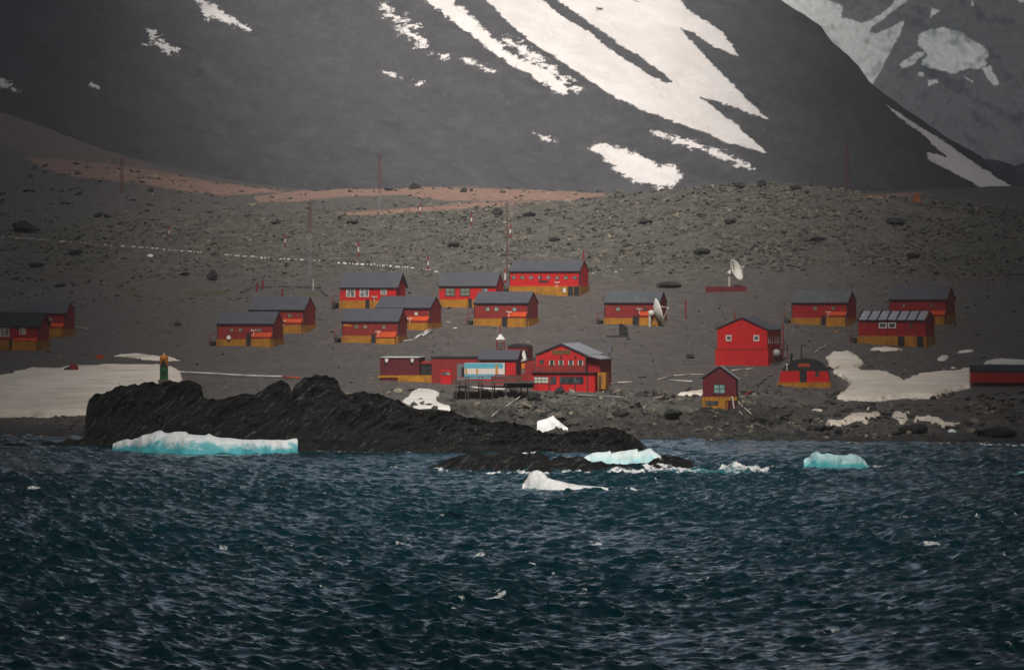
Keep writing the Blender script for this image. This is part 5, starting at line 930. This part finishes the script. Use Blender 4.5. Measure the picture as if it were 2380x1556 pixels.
daymark('triangle_mark', lambda t: (z1+0.01, z1+0.02+(1-abs(t-0.5)*2)*(z2-z1)*0.78), 'black'); 
b = MB(); b.box(-rr*0.42, rr*0.42, -rr-0.06, -rr*0.85, z0+(z1-z0)*0.30, z0+(z1-z0)*0.68); b.build('square_mark', M['black'], r_)
b = MB(); b.lathe([(0.06, z2), (0.12, z2+0.1), (0.1, z2+0.25), (0.02, z2+0.3)], n=8); b.build('lamp', M['white'], r_)
P2 = Vector((float(xof(277, bY)), bY, float(zof(905, bY)))); b = MB(); b.tube((0, 0, -0.6), (0, 0, 1.0), 0.05, 0.03); o = b.build('marker_stick', M['steel']); o.location = P2; tag(o, 'thin stick standing on the left top of the black headland', 'post')

# ================================================================ SATELLITE DISHES
def dish(name, label, P, R_, tilt, yaw, zc, mat_back, pole_off, kind):
    r_ = empty(name, P); tag(r_, label, 'antenna'); prof = []; n = 10; dp = R_*0.42
    for i in range(n+1): t = i/n; prof.append((max(0.02, R_*t), dp*t*t))
    for i in range(n, -1, -1): t = i/n; prof.append((max(0.03, R_*t+(0.03 if t > 0.95 else 0)), dp*t*t-0.07))
    b = MB(); b.lathe(prof, n=36); o = b.build('reflector', M['dish'], r_, True); o.location = (0, 0, zc); o.rotation_euler = (tilt, 0, yaw)
    b = MB(); f = R_*0.95
    for a in (0.5, 2.6, 4.7): b.tube((R_*0.9*math.cos(a), R_*0.9*math.sin(a), dp*0.82), (0, 0, dp+f*0.72), 0.04)
    b.lathe([(0.05, 0), (0.17, 0.05), (0.17, 0.3), (0.05, 0.35)], (0, 0, dp+f*0.65), 10); b.build('feed', M['white'] if kind else M['steel'], o)
    b = MB(); b.lathe([(0.1, -1.0), (0.5, -0.95), (0.55, -0.3), (0.3, -0.05)], (0, 0, -0.1), 14); hb_ = b.build('hub', M['white'], o, True)
    bk = Matrix.Rotation(yaw, 3, 'Z') @ Matrix.Rotation(tilt, 3, 'X') @ Vector((0, 0, -0.9)); b = MB(); b.tube((bk.x, bk.y, -0.8), (bk.x, bk.y, zc+bk.z), 0.24, 0.2, 10); b.build('pole', M['pipe'], r_)
    b = MB(); b.tube((bk.x, bk.y, zc-1.2), (bk.x*-0.2, bk.y*-0.2, zc-1.0-R_*0.35), 0.05); b.build('strut', M['grey_pipe'], r_); return r_, o
P = hit(1704, 672); mm = P.y/FQ
dj, dr = dish('satellite_dish', 'big white dish facing right on a grey pole above a maroon fence', P, 25.5*mm, R(68), R(60), (672-631)*mm, None, 0, 1)
b = MB(); b.prism([(-0.30, 1.1), (0.05, 1.3), (0.0, 1.0), (0.28, 0.95), (-0.05, 0.75)], 0.52, 0.60, 'z'); o = b.build('red_mark', M['mast_red'], dr); o.location = (0, 0, 0)
P = hit(1521, 757); mm = P.y/FQ
dish('satellite_dish', 'big white dish seen edge on in front of the right middle hut', Vector((P.x, P.y-0.6, P.z)), 30*mm, R(73), R(98), (757-725)*mm, None, 0, 1)
fl = hit(1640, 679); fr = hit(1736, 679); r_ = empty('low_fence', (fl+fr)/2); tag(r_, 'low maroon panel fence at the foot of the dish on the slope', 'fence'); d = (fr-fl)/2; b = MB()
b.add([(-d.x, -0.05, -0.6-d.z), (d.x, -0.05, -0.6+d.z), (d.x, 0.05, -0.6+d.z), (-d.x, 0.05, -0.6-d.z), (-d.x, -0.05, 1.05), (d.x, -0.05, 1.05), (d.x, 0.05, 1.05), (-d.x, 0.05, 1.05)], [(0,3,2,1),(4,5,6,7),(0,1,5,4),(1,2,6,5),(2,3,7,6),(3,0,4,7)]); b.build('panel', M['maroon'], r_)
for i in range(7): x = -d.x+2*d.x*i/6; b = MB(); b.box(x-0.05, x+0.05, -0.12, -0.052, -0.6, 1.1); b.build('post', M['mast_red'], r_)

# ================================================================ MASTS AND POLES
def mast(label, xq, yb, yt, wq, split=0.45, ymin=600, guys=True, Y=None, full_red=False):
    P = hit(xq, yb, ymin) if Y is None else Vector((float(xof(xq, Y)), Y, float(zof(yb, Y)))); m = P.y/FQ; h = (yb-yt)*m; w_ = wq*m/2; r_ = empty('lattice_mast', P); tag(r_, label, 'mast', 'lattice masts standing behind the huts')
    def sec(z0, z1, name, mat):
        b = MB(); L3 = [(w_*math.cos(a), w_*math.sin(a)) for a in (math.pi/2, math.pi*7/6, math.pi*11/6)]
        for x, y in L3: b.tube((x, y, z0), (x, y, z1), 0.015+0.16*w_, 0.015+0.16*w_, 4)
        n = max(2, int((z1-z0)/(w_*2.2)))
        for i in range(n):
            za, zc = z0+(z1-z0)*i/n, z0+(z1-z0)*(i+1)/n
            for j in range(3): p, q = L3[j], L3[(j+1) % 3]; b.tube((*p, za), (*q, zc), 0.02, 0.02, 4)
        b.build(name, M['mast_dark' if mat == 'mast_red' else mat], r_)
    if full_red: sec(-0.6, h, 'mast_section', 'mast_red')
    else: sec(-0.6, h*split, 'mast_section', 'grey_pipe'); sec(h*split, h, 'mast_section', 'mast_red')
    b = MB(); b.tube((0, 0, h-0.2), (0, 0, h+0.9), 0.04, 0.03, 5); b.build('tip_rod', M['steel'], r_)
mast('lattice mast farthest left, red above and pale below', 283, 501, 367, 7.5, 0.38)
mast('tall lattice mast between the left huts, red upper half with a small top lamp', 720, 664, 468, 8.0, 0.62)
mast('thin lattice mast left of the big dark boulder on the reddish rise', 882, 492, 357, 7.0, 0.32, ymin=900)
mast('thin lattice mast rising behind the right end of the hill crest', 1970, 462, 320, 8.0, 0.1, Y=990, full_red=False)
mast('very thin red mast just left of the long hall', 1179, 636, 474, 3.5, 0.0, full_red=True)
def pole(label, xq, yb, yt, wq, bands, ymin=600, group='red and white marker poles on the slope', name='marker_pole', Y=None):
    P = hit(xq, yb, ymin); m = P.y/FQ; h = (yb-yt)*m; r = wq*m/2; r_ = empty(name, P); tag(r_, label, 'pole', group); n = len(bands)
    for i, c in enumerate(bands): b = MB(); b.tube((0, 0, h*i/n-(0.5 if i == 0 else 0)+(0.002 if i else 0)), (0, 0, h*(i+1)/n), r, r, 8); b.build('pole_band', M[c], r_)
Rd, Wh = 'mast_red', 'white'
for lab, x, yb, yt in [('striped marker pole on the crest right of the big dark boulder', 977, 499, 472), ('faint striped marker pole on the slope right of the crest pole', 1096, 524, 497), ('striped marker pole beside the very thin red mast', 1186, 552, 524), ('striped marker pole on the slope right of the tall left mast', 833, 597, 563),
    ('striped marker pole at the end of the white stone line', 995, 627, 597), ('small striped marker pole left of the tall left mast', 663, 573, 546), ('leftmost striped marker pole on the dark plain', 393, 552, 526)]: pole(lab, x, yb, yt, 3.6, [Rd, Wh, Rd])
pole('striped marker pole standing at the left corner of the long hall', 1174, 659, 627, 4.0, [Rd, Wh, Wh, Rd])
pole('thin red pole on open ground right of the edge-on dish', 1594, 741, 696, 3.2, [Rd, Rd], group='plain thin red poles', name='red_pole')
pole('thin red pole behind the left roof slope of the tall red house', 1708, 765, 723, 3.0, [Rd, Rd], group='plain thin red poles', name='red_pole')
pole('tall thin red pole at the right side of the tall red house', 1820, 812, 752, 3.2, [Rd, Rd, Rd], group='plain thin red poles', name='red_pole')
pole('pale whip antenna on the slope behind the right gable of the hall', 1360, 610, 515, 1.4, ['steel'], group=None, name='whip_antenna')
for lab, x, yb, yt in [('short red post inside the low stone ring, tallest of three', 610, 673, 652), ('short red post at the left of the low stone ring', 597, 678, 658), ('shortest red post below the low stone ring', 656, 686, 671)]: pole(lab, x, yb, yt, 4.6, [Rd], group='short red posts by the stone ring', name='red_post')
pole('thin white post below the tall left mast', 728, 676, 648, 2.0, ['white'], group=None, name='white_post')
P = hit(2130, 468); b = MB(); m = P.y/FQ; b.box(-11*m, 11*m, -0.8, 0.8, -0.6, 5*m); b.prism([(-8*m, 5*m+.003), (8*m, 5*m+.003), (5*m, 9*m), (-5*m, 9*m)], -0.5, 0.5, 'y'); b.box(-6*m, 6*m, -0.45, 0.45, 9*m+.003, 19*m); o = b.build('survey_marker', M['marker_rust']); o.location = P; tag(o, 'orange and dark survey marker on the crest at the right', 'marker')

# white stones lining the track
r = random.Random(5); pts = [(0,552),(60,555),(125,561),(200,567),(270,573),(330,577),(400,583),(480,590),(560,597),(640,603),(720,608),(790,613),(860,617),(920,621),(990,628),(1020,634)]
xs = 2.0; k = 0
def lerp(x): return float(np.interp(x, [p[0] for p in pts], [p[1] for p in pts]))
while xs < 1018:
    wq = r.choice([4, 6, 9, 14, 17]) if r.random() < 0.75 else 4; 
    if not ((690 < xs < 775 and r.random() < 0.75) or r.random() < 0.12):
        x = xs+wq/2; P = hit(x, lerp(x)+r.uniform(-0.8, 0.8)); m = P.y/FQ; me = rock_mesh(500+k, wq*m/2, 0.35, 0.26, 1, 0.2, 3); o = link('white_stone', me, M['white'], None, (P.x, P.y, P.z+0.14)); k += 1
        zone = ['under the large black block', 'in the dark far left stretch', 'above the lone upright boulder', 'nearing the tall left mast', 'above the roofs of the left huts', 'just above the three window hut', 'where the line ends at a striped pole'][min(6, int(x//150))]; tag(o, ('long' if wq > 8 else 'short')+' whitewashed stone '+zone, 'stone', 'whitewashed stones lining the track')
    xs += wq+r.uniform(1.0, 3.0)
def strew(pts2, n, wmin, wmax, label, group, mat, sd):
    r2 = random.Random(sd)
    for i in range(n):
        t_ = (i+0.5)/n; x = float(np.interp(t_, np.linspace(0, 1, len(pts2)), [p[0] for p in pts2])); y = float(np.interp(t_, np.linspace(0, 1, len(pts2)), [p[1] for p in pts2]))+r2.uniform(-2, 2)
        P = hit(x, y); m = P.y/FQ; wq = r2.uniform(wmin, wmax); szw = 'larger' if wq > (wmin+wmax)/2 else 'smaller'; end = 'left end' if t_ < 0.33 else 'right end' if t_ > 0.66 else 'middle'; me = rock_mesh(900+sd*40+i, wq*m/2, wq*m/2.4, wq*m/4, 1, 0.2, 3); o = link('stone', me, M[mat], None, (P.x, P.y, P.z+0.08)); tag(o, szw+' '+label+', '+end, 'stone', group)
strew([(1560,745),(1600,748),(1640,747),(1700,749)], 9, 3, 8, 'pale stone of the line right of the edge-on dish', 'pale stones right of the edge-on dish', 'stone_pale', 1)
strew([(560,680),(590,668),(640,667),(690,668),(740,668),(760,690)], 26, 5, 12, 'dark stone of the ring by the tall left mast', 'stones ringing the tall left mast', 'boulder', 2)
strew([(250,772),(330,774),(400,774)], 9, 3, 9, 'pale stone behind the left pair of huts', 'pale stones behind the left huts', 'stone_pale', 3)
strew([(1745,905),(1775,885),(1800,868)], 14, 4, 9, 'broken stone left of the arched black hut', 'broken stones left of the arched hut', 'boulder', 4)
strew([(1850,620),(1865,617),(1880,618)], 5, 5, 12, 'pale boulder of the cluster right of the dish', 'pale boulders right of the dish', 'stone_pale', 5)

# ================================================================ PIPES AND BEAMS ON THE GROUND
def gpipe(label, pts, rq, mat='pipe', up=0.15, name='pipe', cat='pipe', group=None, lift=None, Ys=None):
    W = []
    for i, (x, y) in enumerate(pts):
        P = hit(x, y); W.append(Vector((P.x, P.y, P.z+up)) if Ys is None else Vector((float(xof(x, Ys[i])), Ys[i], float(zof(y, Ys[i])))))
    m = W[0].y/FQ; b = MB(); o0 = W[0].copy(); b.path([p-o0 for p in W], rq*m/2, 8); o = b.build(name, M[mat], None, True); o.location = o0; return tag(o, label, cat, group)
GP = 'pale pipes and beams lying on the ground'
gpipe('long white pipe running from the beacon across the shore plain', [(392,866),(430,869),(500,872),(560,876),(610,878),(656,879)], 4, 'white', 0.3, group=GP)
gpipe('short orange end piece of the long white shore pipe', [(657,879.5),(697,882)], 3.6, 'orange', 0.3, group=GP)
gpipe('white pipe lying under the timber pier', [q4(RM,835,541),q4(RM,930,550),q4(RM,1060,563),q4(RM,1170,572),q4(RM,1290,575)], 5, 'white', 0.2, group=GP)
gpipe('pale beam leaning on the bank below the clubhouse, upper piece', [q4(RM,1480,615),q4(RM,1390,680),q4(RM,1296,746)], 2.4, 'pipe', 0.3, group=GP)
gpipe('pale beam on the bank below the clubhouse, lower piece', [q4(RM,1244,772),q4(RM,1160,838)], 2.2, 'pipe', 0.3, group=GP)
RK = (2300, 1480, 1.9586)
sY = [652, 651, 650, 650, 649, 649]; pp = conv(RK, [(-40,190),(200,203),(440,215),(650,230),(850,240),(1000,246)]); r_ = empty('raised_pipeline', (float(xof(1500, 650)), 650, 0)); tag(r_, 'grey pipeline on orange supports between the clubhouse and the small gabled hut', 'pipeline')
W = [Vector((float(xof(x, Y)), Y, float(zof(y, Y))))-r_.location for (x, y), Y in zip(pp, sY)]; b = MB(); b.path(W, 0.16, 8); b.build('pipe_run', M['grey_pipe'], r_, True)
for x in (292, 466, 648, 860, 940): c = q4(RK, x, 232); X_ = float(xof(c[0], 650))-r_.location.x; z = float(np.interp(X_, [w.x for w in W], [w.z for w in W])); b = MB(); b.box(X_-0.22, X_+0.22, -0.25, 0.25, z-1.1, z-0.17); b.build('support', M['orange'], r_)
gpipe('pale beam right of the ochre porch of the clubhouse', conv(RK, [(230,125),(330,106),(445,102)]), 3.2, 'pipe', 0.2, group=GP)
gpipe('pale bent pipe on the plain left of the small gabled hut', conv(RK, [(650,83),(770,52),(900,44),(1010,40)]), 2.8, 'pipe', 0.2, group=GP)
gpipe('short white beam under the bent pipe on the plain', conv(RK, [(738,86),(918,95)]), 3.0, 'white', 0.15, group=GP)
gpipe('dark beam on the plain right of the clubhouse', conv(RK, [(495,63),(560,60)]), 2.5, 'dark', 0.15, group=GP)
gpipe('pale pipe running behind the small gabled hut to the blue tipped end', conv(RB, [(545,890),(715,873),(820,868)]), 3.2, 'pipe', 0.2, group=GP)
gpipe('white bent pipe at the right corner of the small gabled hut', conv(RB, [(640,1305),(635,1262),(752,1203)]), 2.8, 'pipe', 0.3, group=GP)
gpipe('pale pipe running down the bank right of the small gabled hut', conv(RB, [(640,1320),(720,1385),(800,1445)]), 2.6, 'pipe', 0.25, group=GP)
gpipe('short pale pipe below the right corner of the small gabled hut', conv(RB, [(640,1400),(690,1460)]), 2.2, 'pipe', 0.25, group=GP)
gpipe('rusty red beam on the bank between the small hut and the arched hut', conv(RB, [(725,1180),(860,1125)]), 5, 'red', 0.15, group=GP)
gpipe('dark ground edge beam leading to the arched hut', conv(RB, [(870,1100),(940,1010)]), 2.5, 'dark', 0.1, group=GP)
gpipe('pale crooked pipe behind the arched black hut', conv(RB, [(1590,660),(1660,612),(1700,600),(1755,555)]), 2.8, 'pipe', 0.2, group=GP)
gpipe('orange plank lying in front of the hut with the streaked roof', conv(RB, [(1835,412),(1915,380)]), 4, 'rust', 0.1, group=GP)
gpipe('white pipe bundle beside the front middle hut, left piece', conv(R8B, [(1132,1105),(1230,1045),(1310,1000)]), 5, 'white', 0.2, group=GP)
gpipe('white pipe bundle beside the front middle hut, right piece', conv(R8B, [(1220,1075),(1335,1015)]), 4.5, 'white', 0.2, group=GP)
gpipe('thin pale pipe at the foot of the pipe bundle', conv(R8B, [(975,1140),(1140,1123)]), 2.4, 'pipe', 0.15, group=GP)
gpipe('curved pale pipe at the corner of the half hidden hut', conv(R8B, [(1340,928),(1360,940),(1376,970)]), 3.0, 'pipe', 0.3, group=GP)
gpipe('small white plank on the ground between the middle huts', conv(R8B, [(1598,980),(1645,978)]), 4, 'white', 0.1, group=GP)
gpipe('tiny pale plank right of the half hidden hut', conv(R8B, [(1495,897),(1560,908)]), 2.2, 'pipe', 0.1, group=GP)
gpipe('curved pale hose beside the rear left middle hut', conv(R8A, [(1108,812),(1125,818),(1138,836)]), 3.0, 'pipe', 0.3, group=GP)
gpipe('pale cable running right from the rear hut of the left pair', conv(RL, [(580,607),(640,615),(690,628)]), 2.2, 'pipe', 0.3, group=GP)

# odds and ends
P = hit(1447, 783); m = P.y/FQ; r_ = empty('slab_monument', P); tag(r_, 'upright dark stone slab on a low platform below the right middle hut', 'monument')
b = MB(); b.box(-38*m, 15*m, -0.6, 1.2, -0.8, 3*m); b.build('platform', M['dark'], r_); b = MB(); b.prism([(-8*m, 3*m+.003), (12*m, 3*m+.003), (12*m, 20*m), (4*m, 27*m), (-2*m, 31*m), (-8*m, 30*m)], 0.1, 0.8, 'y'); b.build('slab', M['boulder'], r_)
P = hit(163, 873); m = P.y/FQ; r_ = empty('wreckage', P); tag(r_, 'dark wreckage with rusty red plates on the upper edge of the snowbank', 'wreck')
b = MB(); b.prism([(-30*m, 0), (22*m, -2*m), (26*m, 5*m), (10*m, 10*m), (-2*m, 22*m), (-12*m, 18*m), (-20*m, 8*m), (-30*m, 7*m)], -0.8, 0.7, 'y'); b.build('hull', M['black'], r_)
b = MB(); b.prism([(0, 14*m), (2*m, 32*m), (20*m, 23*m), (21*m, 12*m), (14*m, 8*m)], -0.95, -0.82, 'y'); b.build('plate', M['red'], r_); b = MB(); b.prism([(-6*m, 1*m), (0, 7*m), (16*m, 6*m), (10*m, -1*m)], -0.95, -0.82, 'y'); b.build('plate', M['maroon'], r_)
P = hit(232, 833); m = P.y/FQ; b = MB(); b.prism([(-8*m, 0), (8*m, 0), (7*m, 7*m), (-7*m, 7*m)], -0.4, 0.4, 'y'); b.box(-9*m, 9*m, -0.5, 0.5, 7*m+.003, 8*m); o = b.build('crate', M['orange']); o.location = P; tag(o, 'small orange crate on the dark ground behind the snowbank', 'crate')
# two penguins on the headland
def penguin(label, xq, yq, Y, rz):
    P = Vector((float(xof(xq, Y)), Y, float(zof(yq, Y)))); r_ = empty('penguin', P, rz); tag(r_, label, 'penguin', 'penguins standing on the headland')
    b = MB(); b.lathe([(0.03, 0.0), (0.13, 0.03), (0.17, 0.15), (0.17, 0.32), (0.12, 0.48), (0.075, 0.54), (0.09, 0.62), (0.075, 0.69), (0.02, 0.72)], n=14); b.build('body', M['black'], r_, True)
    b = MB(); b.lathe([(0.03, 0.0), (0.11, 0.03), (0.145, 0.15), (0.14, 0.32), (0.09, 0.47), (0.03, 0.52)], (0, -0.045, 0.02), 14); b.build('belly', M['white'], r_, True)
    b = MB(); b.tube((0, -0.06, 0.63), (0, -0.17, 0.61), 0.02, 0.006, 6); b.build('beak', M['dark'], r_)
    for sx in (-1, 1): b = MB(); b.prism([(sx*0.16, 0.44), (sx*0.20, 0.40), (sx*0.22, 0.16), (sx*0.18, 0.2)], -0.05, 0.05, 'y'); b.build('flipper', M['black'], r_); b = MB(); b.box(sx*0.07-0.035, sx*0.07+0.035, -0.14, 0.02, -0.03, 0.015); b.build('foot', M['dark'], r_)
penguin('tiny penguin on the black headland rock, the upper right of two', 374, 976, 588.5, 0.3); penguin('tiny penguin on the black headland rock, the lower left of two', 360, 983, 587.3, -0.2)
lap('p35')
SHADE_CLOUDS = True; HTOP = 290.0
# ================================================================ HAZE
hm = bpy.data.materials.new('haze_air'); hm.use_nodes = True; ht = hm.node_tree; ht.nodes.clear()
pv = ht.nodes.new('ShaderNodeVolumePrincipled'); pv.inputs['Color'].default_value = (0.82, 0.83, 0.86, 1); pv.inputs['Density'].default_value = 0.0002; pv.inputs['Anisotropy'].default_value = 0.2
oo = ht.nodes.new('ShaderNodeOutputMaterial'); ht.links.new(pv.outputs[0], oo.inputs['Volume'])
hb = MB(); hb.box(-7000, 7000, -700, 8000, -120, HTOP); tag(hb.build('haze', hm), kind='stuff')
# ================================================================ ADDED CLOUD SLAB, unseen above the haze, its gap shaped to darken the view's edges
ct = NT('shade_cloud_slab'); ct.t.nodes.remove(ct.b); dn = ct.attr('cover'); nz = ct.noise(0.012, 5, 0.6, ct.coord())
fc = ct.math('MULTIPLY', dn, ct.math('ADD', 0.8, ct.math('MULTIPLY', nz, 0.4)), clamp=True)
tr_ = ct.n('BsdfTransparent'); df_ = ct.n('BsdfDiffuse'); df_.inputs[0].default_value = (0.55, 0.55, 0.56, 1); tl_ = ct.n('BsdfTranslucent'); tl_.inputs[0].default_value = (0.55, 0.56, 0.58, 1)
m1, m2 = ct.n('MixShader'), ct.n('MixShader'); m1.inputs[0].default_value = 0.12; ct.l(df_.outputs[0], m1.inputs[1]); ct.l(tl_.outputs[0], m1.inputs[2])
ct.l(fc, m2.inputs[0]); ct.l(tr_.outputs[0], m2.inputs[1]); ct.l(m1.outputs[0], m2.inputs[2]); ct.l(m2.outputs[0], [x for x in ct.t.nodes if x.type == 'OUTPUT_MATERIAL'][0].inputs[0])
CB = 330.0
cx = np.concatenate([np.linspace(-6000, -900, 20)[:-1], np.linspace(-900, 700, 130), np.linspace(700, 6000, 20)[1:]]); cy = np.concatenate([np.linspace(-3500, -500, 20)[:-1], np.linspace(-500, 2600, 150), np.linspace(2600, 8000, 20)[1:]])
CX_, CY_ = np.meshgrid(cx, cy); sh = CB/math.tan(SUN_EL); gx = CX_-math.sin(SUN_AZ)*sh; gy = CY_-math.cos(SUN_AZ)*sh
uu = np.abs(gx)/np.maximum(gy, 260)*FQ; den = sstep(310, 1020, uu+150*fbm(gx/160, gy/260, 4.4, 3)); den = np.maximum(den, sstep(310, 150, gy)*0.6); den = np.where(gy < 150, np.maximum(den, 0.6), den)
den = den*(1-0.6*sstep(2300, 3000, gy))*0.92+0.01
und_ = 18*fbm(CX_/150, CY_/150, 0.5, 3); r_, c_ = CX_.shape
bot = np.stack([CX_, CY_, CB+und_*0.6-8], -1).reshape(-1, 3); top = np.stack([CX_, CY_, CB+55+und_*1.5], -1).reshape(-1, 3); f0 = grid_faces(r_, c_)
i_ = np.arange(r_*c_).reshape(r_, c_); rim = np.concatenate([i_[0], i_[1:, -1], i_[-1, ::-1][1:], i_[::-1, 0][1:-1]]); n_ = r_*c_
sides = np.stack([rim, np.roll(rim, -1), np.roll(rim, -1)+n_, rim+n_], -1)
cm_ = raw_mesh('shade_clouds', np.concatenate([bot, top]), np.concatenate([f0[:, ::-1], f0+n_, sides]), {'cover': np.concatenate([den.ravel()]*2)})
if SHADE_CLOUDS: tag(link('shade_clouds', cm_, ct.m), kind='structure')
